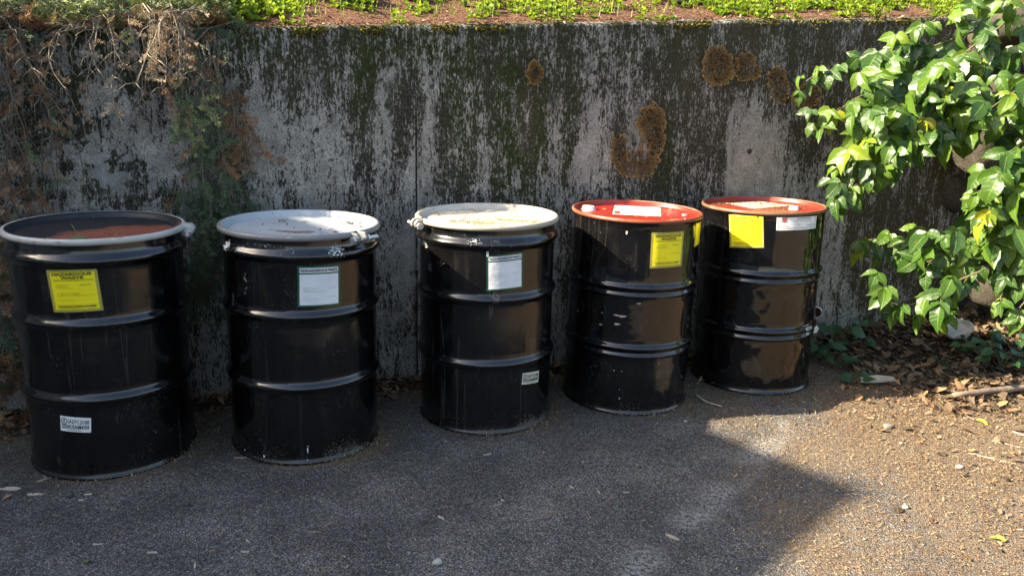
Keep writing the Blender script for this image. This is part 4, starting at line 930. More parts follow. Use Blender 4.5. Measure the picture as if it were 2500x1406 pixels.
while n < 7000:
    px = r.uniform(430, 2560); d = r.uniform(.03, .8) if r.random() < .85 else r.uniform(.5, 2.2); f = fbm(np.array([px/70.0]), np.array([d*6]), 3)[0]
    dn = np.interp(px, [430, 560, 760, 780, 1000, 1100, 1230, 1300, 1700, 1760, 2500], [.5, 1, .9, .5, .5, .45, .8, .9, .9, 1.25, 1.2])*(.35 if d < .16 else (1 if d > .24 else .75))
    if f < .66-.36*dn: n += .15; continue
    tall = r.random() < .2
    q = bank_pt(px, d); rosette(gc, q+Vector((0, 0, .015 if tall else 0)), r.randint(4, 7), r.uniform(.011, .026)*(1.35 if px < 700 or px > 1650 else 1), r, r.uniform(.35, .8), up=(.2, 1.4)); n += 1
    if tall: rosette(gc, q+Vector((0, 0, .04)), 4, .024, r, .75, up=(.4, 1.6)); gc.tube([q, q+Vector((0, 0, .042))], .0012, 4, .6)
for _ in range(1500):                                     # thin grass blades
    px, d = r.uniform(430, 2400), r.uniform(.10, .9); q = bank_pt(px, d); a = r.uniform(0, 6.3); L = r.uniform(.03, .08); b = Vector((math.cos(a), math.sin(a), 0)); w_ = b.cross(Vector((0, 0, 1)))*.0013; ln = r.uniform(.1, .7)
    gc.add([tuple(q-w_), tuple(q+w_), tuple(q+b*L*ln*.4+w_*.8+Vector((0, 0, L*.6))), tuple(q+b*L*ln*.4-w_*.8+Vector((0, 0, L*.6))), tuple(q+b*L*ln+Vector((0, 0, L*.9)))], [(0, 1, 2, 3), (3, 2, 4)], r.uniform(.3, 1))
tag(gc.build('groundcover', MT['cover']), 'yellow-green seedlings covering the bank above the wall', 'groundcover', kind='stuff')
ml = MB()
for _ in range(11000):
    px = r.uniform(-100, 2560); d = r.uniform(.0, .6) if r.random() < .8 else r.uniform(-.008, .03); s = sx(px)
    z = max(wtop(WP.x+WD.x*s)+.003, float(bankz(np.array([s]), np.array([max(.03, d)]))[0]))-(.012*r.random() if d < 0 else 0); z += r.uniform(0, .006)
    L = r.uniform(.004, .016)*(2 if r.random() < .06 else 1); dd = Vector((r.uniform(-1, 1), r.uniform(-1, 1), r.uniform(-.3, .3))).normalized(); V = np.array([(-.22, 0, 0), (.22, 0, 0), (.2, 1, .05), (-.15, 1, .1)])*L
    ml.add(V @ frame(dd, (r.uniform(-.5, .5), r.uniform(-.5, .5), 1)).T+np.array(WS(s, z, -d)), [(0, 1, 2, 3)], min(1, abs(r.gauss(.42, .28))))
tag(ml.build('mulch', MT['needle']), 'reddish brown mulch flakes along the top of the wall', 'mulch', kind='stuff')
def weed(px, d, n, sz, label, mat='broad', T=BLW, up=(.3, 1.2), tint=.5, levels=1):
    q = bank_pt(px, d); mb = MB()
    for k in range(levels): rosette(mb, q+Vector((0, 0, .03*k)), n, sz*(1-.2*k), r, tint, T, up, q)
    o = mb.build('weed', MT[mat]); o.location = q; tag(o, label, 'weed', 'larger weeds on the bank')
weed(865, .33, 9, .085, 'grey-green woolly rosette on the bank, nearest the second drum', levels=2, up=(.5, 1.8))
weed(935, .36, 8, .08, 'pale green rosette right beside the woolly rosette on the bank', tint=.8, levels=2, up=(.5, 1.8))
weed(830, .45, 8, .07, 'small bright rosette left of the woolly rosette on the bank', 'cover', levels=2)
weed(1035, .42, 6, .10, 'dark broad-leaved weed on the bank above the middle drum', 'seedling', levels=1, up=(.5, 1.6))
weed(1180, .34, 6, .05, 'thin upright seedling on the bank just past the dark broad-leaved weed', 'cover', T=BL, levels=3, up=(.6, 1.8))
weed(195, .30, 5, .11, 'broad strap-leaved weed standing in the juniper mat', 'seedling', levels=1, up=(.6, 1.6))
weed(1900, .45, 9, .09, 'lush weed on the bank above the rightmost drum', 'cover', levels=2)
weed(2080, .40, 9, .09, 'lush weed on the bank beside the vine', 'cover', levels=2, tint=.3)
lg = MB(); q0 = bank_pt(1500, .55); q1 = bank_pt(1730, .27); o0 = q0
lg.tube([Vector((0, 0, .03)), (q1-q0)*.4+Vector((0, 0, .035)), (q1-q0)*.62+Vector((0, 0, .03)), (q1-q0)*.8+Vector((0, 0, .025)), (q1-q0)*1.0+Vector((0, 0, .03))], [.018, .020, .021, .019, .012], 9)
lo = lg.build('fallen_branch', MT['greybark'], None); lo.location = o0; tag(lo, 'weathered grey branch lying on the bank above the wall', 'branch')

# ================================================================== stones, litter and small things on the ground
def blob(mb, c, ax, r, tint=0.0, seed=0, n=14, rough=.22, o0=Vector((0, 0, 0)), rot=None):
    V = []; F = []; th_ = np.linspace(0, PI, n); k = 2*n
    for i, t in enumerate(th_):
        for j in range(k):
            p = 2*PI*j/k; d = np.array([math.sin(t)*math.cos(p), math.sin(t)*math.sin(p), math.cos(t)])
            f = 1+rough*2*(fbm(np.array([d[0]*1.5+seed*3+d[2]]), np.array([d[1]*1.5+seed*7-d[2]*.7]), 4)[0]-.5)
            q = np.sign(d)*np.abs(d)**.8*np.array(ax)*f
            if rot is not None: q = np.array(rot) @ q
            V.append(q+np.array(c)-np.array(o0))
    F = [(i*k+j, i*k+(j+1) % k, (i+1)*k+(j+1) % k, (i+1)*k+j) for i in range(n-1) for j in range(k)]
    mb.add(V, F, tint)
fieldstone = NT('field_stone', .9, .25); _co = fieldstone.co(); _f = fieldstone.noise(_co, 8, 6, .7)
fieldstone.bump(fieldstone.math('ADD', _f, fieldstone.math('MULTIPLY', fieldstone.noise(_co, 50, 4), .4)), .9, .02)
fieldstone = fieldstone.out(Base_Color=fieldstone.mix(fieldstone.ss(fieldstone.noise(_co, 14, 4), .52, .66), fieldstone.ramp(_f, [(.3, (.022, .019, .014)), (.55, (.055, .047, .035)), (.75, (.12, .10, .075))]), (.035, .036, .014)))
BO = [((2290, 470), 4.75, (.13, .14, .13), 'rounded mossy boulder next to the end of the concrete wall'), ((2400, 330), 4.45, (.14, .16, .23), 'tall tan boulder with leaf shadows across its sunlit face'),
      ((2475, 430), 4.6, (.14, .2, .14), 'boulder under the yellow-tinged vine leaves'), ((2380, 590), 4.7, (.20, .2, .15), 'low boulder behind the trailing vine'), ((2500, 590), 4.6, (.19, .2, .17), 'boulder at the right edge behind the trailing vine'),
      ((2330, 650), 4.75, (.14, .18, .11), 'small boulder low beside the wall end'), ((2430, 690), 4.5, (.18, .18, .12), 'flat boulder just above the torn white plastic'), ((2350, 150), 4.75, (.17, .2, .14), 'dark boulder high up behind the vine'),
      ((2460, 80), 4.5, (.16, .18, .10), 'flat-topped boulder in the upper right corner'), ((2480, 230), 4.6, (.15, .2, .12), 'boulder behind the vine stems near the right edge'), ((2330, 250), 4.8, (.12, .2, .10), 'wedge-shaped stone between the upper boulders'),
      ((2590, 330), 4.45, (.2, .2, .18), 'boulder cut off by the right edge, upper'), ((2600, 480), 4.45, (.2, .2, .18), 'boulder cut off by the right edge, middle'), ((2590, 660), 4.4, (.2, .2, .17), 'boulder cut off by the right edge, lower'), ((2590, 150), 4.5, (.2, .2, .15), 'boulder cut off by the right edge, topmost')]
for i, (q, y, ax, lab) in enumerate(BO):
    c = dp(*q, y); m = MB(); blob(m, (0, 0, 0), ax, 1, 0, i, 18, .30, rot=rotmat(.2*math.sin(i*2.1), .25*math.cos(i*1.7), WTH+.3*math.sin(i*3)))
    o = m.build('boulder', fieldstone); o.location = c; tag(o, lab, 'boulder', 'field stones stacked past the end of the wall')

# white drain pipe poking out of the foot of the wall
pr = empty('drain_pipe', wp(1992, 762)); tag(pr, 'short white plastic drain pipe end sticking out of the wall beside the rightmost drum', 'pipe')
ro, ri, L = .034, .0305, .015; m = MB(); m.lathe([(ri, -.12), (ri, L), (ri+.001, L+.001), (ro, L), (ro, -.12)], 32)
R = np.array(frame(Vector((0, 0, 1)), WN+WD*.25)); Z = Vector(WN*.9-WD*.75).normalized(); X = Z.cross(Vector((0, 0, 1))).normalized(); Y = Z.cross(X)
Rm = np.array([[X.x, Y.x, Z.x], [X.y, Y.y, Z.y], [X.z, Y.z, Z.z]])
m.v[0] = m.v[0] @ Rm.T; m.build('tube', plain('grey_pipe', (.40, .40, .38), .5, .2), pr)
m = MB(); m.lathe([(.0001, .0), (.029, .0)], 24); m.v[0] = m.v[0] @ Rm.T; m.build('inner_disc', MT['soil'], pr)  # dark disc closing the pipe just inside its mouth

# dead leaves
def dleaf(seed):
    r = random.Random(seed); V = []; F = []; nl = 6; b = r.uniform(.2, 1.0)*r.choice((-1, 1)); w0 = r.uniform(.22, .40); lob = r.choice((0, 0, .35))
    for i in range(nl+1):
        t = i/nl; w = w0*math.sin(PI*min(.985, .03+t*.97))**.8*(1+lob*math.sin(t*15)); y = math.sin(b*t)/b; z = (1-math.cos(b*t))/b
        for q in (-1, -.5, 0, .5, 1): V.append((w*q, y-.5, z+abs(q)*w*r.uniform(.1, .6)*(1 if seed % 2 else -.5)+r.uniform(-.02, .02)))
    for i in range(nl):
        for k in range(4): a = i*5+k; F.append((a, a+1, a+6, a+5))
    V = np.array(V); V[:, 2] -= V[:, 2].min(); return V, F
DL = [dleaf(i) for i in range(12)]
r = random.Random(13)
def lay(mb, x, y, sz, tint, T, tilt=.35, lift=0.0, o0=(0, 0, 0)):
    V, F = T; z = float(floorz(np.array([x]), np.array([y]))[0])
    R = np.array(rotmat(r.uniform(-tilt, tilt), r.uniform(-tilt, tilt), r.uniform(0, 2*PI))); q = (V*sz) @ R.T; q[:, 2] -= np.percentile(q[:, 2], 15); mb.add(q+np.array((x, y, z+.002+lift))-np.array(o0), F, min(1, max(0, tint)))
lt = MB(); n = 0
while n < 4200:                                           # carpet of leaves at the foot of the wall, deepest on the right
    s = r.uniform(-2.2, 5.0); d = r.uniform(0, 1.12)*r.uniform(.8, 1) if s > 2.3 else abs(r.gauss(0, .11)); x, y = (WS(s, 0, d+.02)).xy
    if s < 2.3 and r.random() < .80: continue
    if drumdist(np.array([x]), np.array([y]))[0] < .01 or d > 1.12: continue
    lay(lt, x, y, r.uniform(.022, .075)*(1 if s > 2.2 else .7), r.uniform(.02, .80), DL[r.randrange(12)], .42, r.uniform(0, .012)); n += 1
tag(lt.build('leaf_litter', MT['litter']), 'carpet of dead brown leaves heaped along the foot of the wall', 'leaf litter', kind='stuff')
fk = MB()                                                 # bark flakes and leaf crumbs over the sunlit ground at right
for _ in range(15000):
    x, y = r.uniform(1.2, 3.3), r.uniform(1.9, 4.0); w_ = sst(1.15, 2.3, x+.35*(y-2.6))*sst(.20, .55, fbm(np.array([x*3.0]), np.array([y*3.0]), 3)[0])
    if r.random() > float(w_) or drumdist(np.array([x]), np.array([y]))[0] < .02: continue
    L = r.uniform(.004, .018)*(2.2 if r.random() < .08 else 1); w_ = L*r.uniform(.12, .5); z = float(floorz(np.array([x]), np.array([y]))[0])
    V = np.array([(-w_*.5, -L*.5, 0), (w_*.5, -L*.45, .001), (w_*.45, L*.5, .0015), (-w_*.35, L*.4, .003)])
    fk.add(V @ np.array(rotmat(r.uniform(-.5, .5), r.uniform(-.5, .5), r.uniform(0, 6.3))).T+np.array((x, y, z+.006)), [(0, 1, 2, 3)], min(1, max(0, r.gauss(.50, .32))))
for _ in range(420):                                      # broken leaves drifting down the right-hand edge
    x, y = r.uniform(1.5, 3.2), r.uniform(1.9, 3.7)
    if r.random() > float(sst(1.5, 2.5, x+.35*(y-2.6))): continue
    lay(fk, x, y, r.uniform(.018, .050), r.uniform(.05, .85), DL[r.randrange(12)], .4, .004)
tag(fk.build('bark_flakes', MT['litter'], smooth=False), 'bark flakes and leaf crumbs strewn over the sunlit ground at right', 'bark', kind='stuff')
def one(name, px, py, sz, tint, T, label, cat, mat, group=None, tilt=.3, lift=0.0):
    p = gp(px, py); 
    for _ in range(3): p = gp(px, py, float(floorz(np.array([p.x]), np.array([p.y]))[0]))
    m = MB(); lay(m, p.x, p.y, sz, tint, T, tilt, lift, o0=(p.x, p.y, p.z)); o = m.build(name, MT[mat]); o.location = p; tag(o, label, cat, group); return o
FL = [(2365, 905, .09, .62, 'large tan dead leaf in the litter below the torn white plastic'), (2440, 920, .09, .78, 'orange-brown dead leaf in the sun above the fallen stick'), (2490, 900, .10, .80, 'orange-brown dead leaf at the right edge above the fallen stick'), (2290, 905, .09, .68, 'ochre dead leaf left of the large tan leaf'),
      (2345, 935, .06, .9, 'pale curled leaf just above the left end of the fallen stick'), (2190, 900, .08, .75, 'rust-brown dead leaf beside the pale wood slab'), (2240, 925, .08, .45, 'dull curled dead leaf in front of the pale wood slab'), (2230, 950, .08, .42, 'crumpled grey-brown leaf at the front of the litter'),
      (965, 972, .075, .55, 'lobed brown leaf on the ground between second and third drums'), (1715, 930, .055, .60, 'curled tan leaf between the two red-topped drums'), (1740, 942, .045, .6, 'small pinkish leaf against the rightmost drum'), (2195, 1247, .045, .06, 'dark crumpled leaf on the sunlit asphalt'), (2275, 1272, .04, .80, 'pale curled leaf right of the dark crumpled leaf'),
      (2360, 1365, .045, .72, 'orange-brown crumpled leaf near the lower right corner'), (45, 1030, .06, .35, 'brown leaf under the hanging juniper at the left edge'), (20, 1215, .03, .75, 'orange scrap of leaf near the left edge'), (1360, 925, .06, .5, 'brown leaf standing between third and fourth drums'), (2070, 1010, .03, .25, 'tiny brown leaf at the tip of the drum shadow'), (310, 1150, .02, .3, 'tiny dark leaf in front of the first drum')]
for px, py, sz, t, lab in FL: one('fallen_leaf', px, py, sz, t, DL[r.randrange(12)], lab, 'leaf', 'litter', 'single dead leaves on the ground', .5)
for px, py, sz, t, lab in [(2395, 1032, .055, .85, 'bright yellow-green leaf lying on the sunlit debris'), (2430, 975, .06, .7, 'yellow-green leaf below the fallen stick'), (2270, 985, .03, .9, 'small yellow leaf on the edge of the litter'), (2300, 985, .02, .8, 'tiny yellow-green scrap by the small yellow leaf'), (2435, 1318, .05, .75, 'pale green leaf near the right edge of the asphalt'), (215, 1373, .035, .75, 'pale green leaf on the shaded asphalt at lower left')]:
    one('green_leaf', px, py, sz, t, DL[1], lab, 'leaf', 'greenleaf', 'single green leaves on the ground', .4)
# the leaf on the first drum's lid
q = Vector(d1.M @ Vector((*d1.top(187, 581, .866), .866))); m = MB(); V, F = leaflet(7, .1, .15, .42, 3)
m.add((V-np.array((0, .5, 0)))*.062 @ np.array(rotmat(.12, 0, 1.35)).T+np.array((0, 0, .004)), F, .0)
m.tube([Vector((-.008, .006, .006)), Vector((-.004, .004, .022)), Vector((-.009, .002, .040)), Vector((-.014, 0, .048))], [.0014, .0012, .0011, .0009], 5, .9)
o = m.build('green_leaf', MT['greenleaf']); o.location = q; tag(o, 'fresh green leaf with upright stalk on the rusty lid of the first drum', 'leaf')

# debris on the lids
def liddebris(d, n, label, rmax, z, tints, sz, spots=()):
    m = MB(); o0 = d.M @ Vector((0, 0, z))
    for k in range(n):
        if spots and r.random() < .75:
            px, py, rr = spots[r.randrange(len(spots))]; x, y = d.top(px, py, z); x += r.gauss(0, rr); y += r.gauss(0, rr)
        else: a = r.uniform(0, 2*PI); q = rmax*math.sqrt(r.random()); x, y = q*math.cos(a), q*math.sin(a)
        if math.hypot(x, y) > rmax: continue
        p = d.M @ Vector((x, y, z+.001+r.uniform(0, .002))); L = sz*r.uniform(.4, 1.5)
        V = np.array([(-.15, -.5, 0), (.15, -.5, .05), (.12, .5, .12), (-.1, .5, .03)])*L; m.add(V @ np.array(rotmat(r.uniform(-.4, .4), r.uniform(-.4, .4), r.uniform(0, 6.3))).T+np.array(p-o0), [(0, 1, 2, 3)], r.choice(tints)+r.uniform(-.1, .1))
    o = m.build('lid_debris', MT['needle']); o.location = o0; tag(o, label, 'debris', kind='stuff')
liddebris(d1, 60, 'scraps of bark on the rusty lid of the first drum', .24, .8635, (.2, .9), .008, [(255, 572, .04), (340, 545, .06)])
liddebris(d2, 85, 'bark flakes and brown needles on the pale lid of the second drum', .25, .8635, (.15, .3, .4), .013, [(690, 541, .02), (735, 542, .015), (870, 556, .03), (860, 545, .03), (730, 562, .06), (800, 565, .05)])
liddebris(d3, 700, 'dry pine needles on the cream lid of the middle drum', .25, .8635, (.65, .75, .9, .3), .010, [(1180, 546, .05), (1250, 540, .06), (1120, 541, .04), (1200, 535, .08), (1300, 542, .03), (1060, 522, .03)])
liddebris(d4, 130, 'small leaf crumbs on the clean red drum top', .255, .860, (.6, .8, .3), .012, [(1450, 499, .03), (1660, 514, .03), (1560, 497, .02), (1600, 536, .08), (1690, 522, .02)])
liddebris(d5, 2400, 'thick brown needles and grit on the dirty red drum top', .255, .860, (.28, .38, .48, .2), .008, [(1840, 500, .10), (1930, 496, .08), (1960, 505, .06), (1730, 497, .04), (1760, 495, .05), (1900, 508, .07)])

# pine needles, chips and grit on the asphalt
nd_ = MB(); n = 0; N = 64000; xs_ = rng.uniform(-2.3, 3.4, N*6); ys_ = rng.uniform(1.25, 4.6, N*6)
dens = .055+.70*dust_sunf(xs_, ys_)**1.3*(xs_ > -9); dens *= .5+fbm(xs_*4, ys_*4, 3)
dd = drumdist(xs_, ys_); rightside = 9.0
base = np.zeros(len(xs_))
for cx, cy in DR: base = np.maximum(base, np.exp(-((np.hypot(xs_-cx, ys_-cy)-.30)/.042)**2)*(.30+.65*sst(-2.3, -.4, np.arctan2(ys_-cy, xs_-cx))))
dens = np.maximum(dens, base*1.6); dens = np.where((dd > .004) & (wall_d(xs_, ys_) > .01), dens, 0)
keep = rng.random(len(xs_)) < dens; xs_, ys_, base = xs_[keep][:N], ys_[keep][:N], base[keep][:N]; zs_ = floorz(xs_, ys_)
k = len(xs_); L = rng.uniform(.004, .013, k)*np.where(rng.random(k) < .06, 2.2, 1); wd = rng.uniform(.0007, .0020, k); a = rng.uniform(0, 2*PI, k); tl = rng.uniform(-.25, .45, k)+.7*(base > .5)*rng.random(k)
dx, dy, dz = np.cos(a)*np.cos(tl), np.sin(a)*np.cos(tl), np.abs(np.sin(tl)); sx_, sy_ = -np.sin(a), np.cos(a)
z0 = zs_+.003+rng.uniform(0, .004, k)+.006*base
P4 = np.stack([np.stack([xs_-sx_*wd, ys_-sy_*wd, z0], 1), np.stack([xs_+sx_*wd, ys_+sy_*wd, z0+.0003], 1), np.stack([xs_+dx*L+sx_*wd*.7, ys_+dy*L+sy_*wd*.7, z0+dz*L], 1), np.stack([xs_+dx*L-sx_*wd*.7, ys_+dy*L-sy_*wd*.7, z0+dz*L+.0003], 1)], 1)
tint = np.clip(rng.normal(.58, .26, k)-.08*base, 0, 1)
nd_.add(P4.reshape(-1, 3), [(4*i, 4*i+1, 4*i+2, 4*i+3) for i in range(k)], np.repeat(tint, 4))
tag(nd_.build('needle_debris', MT['needle'], smooth=False), 'fine brown pine needles scattered over the asphalt and banked against the drums', 'needles', kind='stuff')
gr = MB()
for _ in range(3400):
    x, y = r.uniform(-2.2, 3.2), 1.3+3.0*r.random()**1.3; 
    if drumdist(np.array([x]), np.array([y]))[0] < .01 or wall_d(x, y) < .1: continue
    s_ = r.uniform(.0014, .0038)*(2.2 if r.random() < .06 else 1); R = np.array(rotmat(r.uniform(0, 6), r.uniform(0, 6), 0)); V = np.array([(1, 0, 0), (-1, 0, 0), (0, .8, 0), (0, -.9, 0), (0, 0, .7), (0, 0, -.7)])*s_*np.array([r.uniform(.7, 1.5), 1, 1])
    gr.add(V @ R.T+np.array((x, y, s_*.4+.001)), [(0, 2, 4), (2, 1, 4), (1, 3, 4), (3, 0, 4), (2, 0, 5), (1, 2, 5), (3, 1, 5), (0, 3, 5)], r.choice((.1, .2, .3, .4, .6, .8)) if x < 1 else r.uniform(.4, .8))
tag(gr.build('gravel', MT['stone'], smooth=False), 'loose grit sprinkled over the asphalt', 'grit', kind='stuff')
def chip(px, py, L, w, ang, tint, label, name='wood_chip', cat='wood chip', mat='chip', group='pale wood chips on the asphalt'):
    p = gp(px, py); m = MB(); V = []; n = 7
    for i in range(n):
        t = i/(n-1); ww = w*(math.sin(PI*(.12+.80*t))**.6)*r.uniform(.7, 1.2)
        ww *= .62*r.uniform(.6, 1.3); V += [((t-.5)*L, -ww*.5, .001), ((t-.5)*L, ww*.5, .001), ((t-.5)*L, ww*.45, .003+.004*r.random()), ((t-.5)*L, -ww*.45, .003+.005*r.random())]
    F = [(i*4+k, i*4+(k+1) % 4, i*4+4+(k+1) % 4, i*4+4+k) for i in range(n-1) for k in range(4)]+[(0, 1, 2, 3)[::-1], tuple((n-1)*4+k for k in range(4))]
    m.add(np.array(V) @ np.array(rotmat(0, .04, ang)).T, F, tint); o = m.build(name, MT[mat], smooth=False); o.location = p; tag(o, label, cat, group); return o
for px, py, L, w, a, t, lab in [(24, 1194, .070, .026, .2, .85, 'largest pale chip, splintered, at the left edge of the asphalt'), (86, 1208, .050, .013, .15, .95, 'white splinter just right of the largest pale chip'), (108, 1172, .050, .012, .9, .45, 'grey-brown splinter touching the base of the first drum'), (590, 1118, .055, .012, .2, .5, 'brown splinter against the base of the second drum'),
        (215, 1208, .025, .004, .2, .95, 'thin white sliver in front of the first drum'), (198, 1222, .016, .006, .4, .95, 'white crumb below the thin white sliver'), (476, 1380, .034, .010, 1.9, .95, 'white chip standing out at the bottom left of the asphalt'), (1190, 1110, .034, .012, .5, .75, 'tan chip in front of the middle drum'), (1077, 1265, .026, .010, -.6, .9, 'white chip in the middle of the asphalt'), (1395, 1190, .022, .007, -.8, .9, 'white chip with a dark end right of the asphalt middle'),
        (1462, 1203, .020, .005, -1.2, .85, 'slim white chip right of the dark-ended one'), (1528, 1203, .022, .005, .05, .7, 'grey matchstick-like chip in front of the fourth drum'), (1641, 1312, .048, .018, -.7, .65, 'yellowish splintered chip at the lower right of the shade'), (1227, 1222, .014, .008, -.6, .9, 'small white chip above the asphalt middle'), (372, 1350, .03, .008, .1, .8, 'pale flat chip near the bottom left'), (238, 1330, .028, .005, .2, .85, 'thin pale chip left of the flat one'),
        (598, 1348, .024, .009, .1, .9, 'whitish chip at the bottom left of centre'), (605, 1322, .022, .006, -.8, .85, 'pale chip just above the whitish one'), (1350, 1250, .075, .006, .15, .35, 'long reddish-brown splinter on the asphalt'), (2455, 1085, .10, .006, -.5, .6, 'long pale straw at the right edge'), (2420, 1120, .17, .003, -.45, .7, 'very long thin straw lying on the sunlit debris'), (2380, 1022, .11, .008, .05, .85, 'pale straw beside the bright yellow-green leaf'), (2230, 1000, .06, .012, .5, .8, 'pale chip on the sunlit debris near the litter'),
        (2490, 1060, .06, .010, -.7, .7, 'broad pale splinter at the right edge above the long straw'), (768, 1300, .045, .005, .1, .35, 'brown twiglet in front of the second drum'), (985, 1170, .03, .004, -.6, .3, 'dark bent twiglet in front of the middle drum'), (1165, 1150, .036, .004, .5, .15, 'dark twiglet below the tan chip')]:
    chip(px, py, L, w, a, t, lab)
def pebble(px, py, s_, tint, label):
    p = gp(px, py); m = MB(); blob(m, (0, 0, s_*.5), (s_, s_*.8, s_*.6), 1, tint, int(px), 8, .3); o = m.build('pebble', MT['stone']); o.location = p; tag(o, label, 'pebble', 'pebbles on the asphalt')
for px, py, s_, t, lab in [(1068, 1376, .014, .95, 'white lumpy pebble at the bottom edge'), (1088, 1080, .009, .6, 'grey pebble in front of the middle drum'), (1673, 1030, .008, .85, 'white pebble in front of the fourth drum'), (2167, 1045, .019, .62, 'tan block-like stone on the sunlit debris'), (2342, 1143, .014, 1.0, 'bright white scrap-like pebble on the sunlit asphalt'), (2200, 1083, .008, .8, 'small round pebble below the tan stone'), (2310, 998, .010, .8, 'pale pebble near the litter edge'), (455, 1233, .011, .08, 'black tar pebble in front of the second drum'), (170, 1212, .014, .08, 'black tar lump in front of the first drum'), (2210, 1240, .010, 1.0, 'white pebble behind the dark crumpled leaf')]: pebble(px, py, s_, t, lab)

# sticks
def stick(name, pts, rad, label, mat='bark', cat='stick', group=None):
    P = [gp(px, py) for px, py, *_ in pts]; P = [Vector((p.x, p.y, float(floorz(np.array([p.x]), np.array([p.y]))[0])+rad*1.0+(.022 if rad > .01 else .004))) for p in P]; o0 = P[0].copy(); m = MB(); Q = []
    for i in range(len(P)-1):
        for k in range(4): Q.append(P[i].lerp(P[i+1], k/4)-o0+Vector((r.uniform(-1, 1), r.uniform(-1, 1), 0))*rad*.25)
    Q.append(P[-1]-o0); m.tube(Q, [rad*r.uniform(.85, 1.12)*(1-.35*i/len(Q)) for i in range(len(Q))], 9, .4); o = m.build(name, MT[mat]); o.location = o0; tag(o, label, cat, group); return o
stick('fallen_stick', [(2540, 962), (2420, 972), (2325, 984)], .019, 'thick brown fallen stick lying along the front of the leaf litter at right')
stick('fallen_stick', [(2500, 942), (2400, 948), (2330, 952)], .005, 'thin dark stick just behind the thick fallen stick')
stick('twig', [(1700, 968), (1725, 985), (1762, 996)], .004, 'forked grey twig on the ground in front of the gap between the last two drums', 'greybark', 'twig')
stick('twig', [(2100, 840), (2110, 870), (2160, 905)], .005, 'curved brown twig in the leaf litter behind the pale wood slab', 'bark', 'twig')
stick('twig', [(2290, 965), (2330, 1000), (2380, 1030)], .003, 'thin brown twig crossing the edge of the litter', 'bark', 'twig')
# pale slab of rotten wood in the litter
p = gp(2140, 915, .05); m = MB(); ol = [(-.09, -.020), (-.03, -.026), (.05, -.018), (.098, -.012), (.10, .012), (.088, .026), (.02, .030), (-.06, .022), (-.085, .004)]; N_ = len(ol)
m.add([(x, y, 0) for x, y in ol]+[(x*.97, y*.95, .014+.003*math.sin(x*60)) for x, y in ol], [tuple(range(N_))[::-1], tuple(range(N_, 2*N_))]+[(i, (i+1) % N_, N_+(i+1) % N_, N_+i) for i in range(N_)], .75)
o = m.build('wood_slab', MT['chip'], smooth=False); o.location = (p.x, p.y, float(floorz(np.array([p.x]), np.array([p.y]))[0])+.02); o.rotation_euler = (.10, 0, .10); tag(o, 'pale flat slab of rotten wood lying in the leaf litter', 'wood')
# torn white plastic
m = MB(); V = []; F = []; nr, na = 7, 30
for i in range(nr):
    for j in range(na):
        t = i/(nr-1); a = 2*PI*j/na; rr = .105*t*(1-.22*(t > .9)*max(0, fbm(np.array([j*.9]), np.array([3.0]), 2)[0]-.35)*2); z = .055*t**2+.014*(fbm(np.array([math.cos(a)*2*t+4]), np.array([math.sin(a)*2*t+4]), 3)[0]-.5)*4*t
        V.append((rr*math.cos(a), rr*.8*math.sin(a), z))
F = [(i*na+j, i*na+(j+1) % na, (i+1)*na+(j+1) % na, (i+1)*na+j) for i in range(nr-1) for j in range(na) if not (9 < j < 12 and i > 2)]
m.add(V, F); o = m.build('torn_plastic', MT['plastic']); p = dp(2325, 815, 4.25); o.location = (p.x, p.y, max(p.z, .10)); o.rotation_euler = (.55, -.20, .3); o.modifiers.new('thickness', 'SOLIDIFY').thickness = .002
o.data.materials[0] = plain('dirty_white_plastic', (.30, .295, .275), .5, .25, 14)
tag(o, 'torn white plastic dish lying in the leaf litter under the vine', 'plastic')
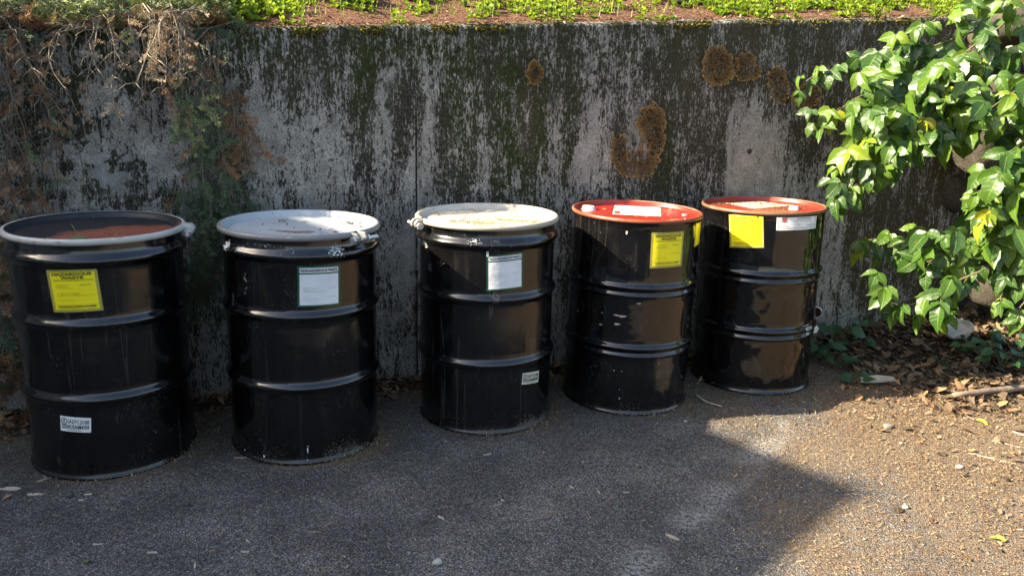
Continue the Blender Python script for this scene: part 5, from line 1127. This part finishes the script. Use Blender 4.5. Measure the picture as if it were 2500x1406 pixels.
p = dp(1992, 805, 4.05); m = MB(); m.add([(-.012, 0, 0), (.010, .004, .004), (.016, 0, .030), (.002, .003, .044), (-.010, 0, .030)], [(0, 1, 2, 3, 4)]); o = m.build('paper_scrap', MT['white'], smooth=False); o.location = (p.x, p.y, p.z-.02); o.modifiers.new('thickness', 'SOLIDIFY').thickness = .001; tag(o, 'small white paper scrap caught in the plants beside the rightmost drum', 'scrap')

# low dark green plants in the litter
def lowplant(px, py, y, h, n, sz, label, tint=.4):
    p = dp(px, py, y); z = float(floorz(np.array([p.x]), np.array([p.y]))[0]); root = empty('woodland_plant', (p.x, p.y, z)); tag(root, label, 'plant', 'low green plants growing in the leaf litter')
    st, lf = MB(), MB()
    for k in range(n):
        a = k*2.4+r.uniform(-.3, .3); hh = h*(.35+.65*r.random()); tip = Vector((math.cos(a)*h*.55*r.uniform(.4, 1), math.sin(a)*h*.55*r.uniform(.4, 1), hh)); st.tube([Vector((0, 0, 0)), tip*.5+Vector((0, 0, hh*.15)), tip], [.0025, .002, .0014], 4, .4)
        d = Vector((tip.x, tip.y, -.25*hh+.02)).normalized(); V, F = LEAFLETS[r.randrange(14)]; V = V*np.array([1.25, 1, 1])
        lf.add((V*sz*r.uniform(.75, 1.2)) @ frame(d, Vector((-.2, -.55, .8))).T+np.array(tip), F, min(1, max(0, tint+r.uniform(-.35, .35))))
    st.build('stem', MT['vstem'], root); lf.build('foliage', MT['seedling'], root)
for a in [(2010, 820, 4.05, .14, 9, .085, 'leafy dark plant growing beneath the drain pipe'), (2045, 790, 4.25, .16, 9, .085, 'taller dark plant against the wall right of the drain pipe'), (2035, 865, 3.95, .10, 7, .075, 'plant with two big leaves beside the base of the rightmost drum'), (2090, 915, 3.72, .06, 6, .060, 'small plant touching the pale wood slab'), (2140, 800, 4.35, .12, 7, .06, 'sparse plant against the wall under the vine tip'), (2110, 830, 4.2, .10, 6, .055, 'thin plant in the litter under the vine tip'),
          (2405, 850, 4.05, .14, 10, .075, 'dense low plant right of the torn plastic'), (2450, 870, 3.95, .13, 10, .075, 'dense low plant nearest the right edge in the shade'), (2480, 820, 4.1, .16, 9, .075, 'plant at the right edge behind the dense low ones'), (2370, 830, 4.1, .10, 7, .055, 'small-leaved plant overlapping the torn plastic'), (2300, 880, 4.0, .05, 4, .045, 'tiny seedling in the middle of the litter')]: lowplant(*a)
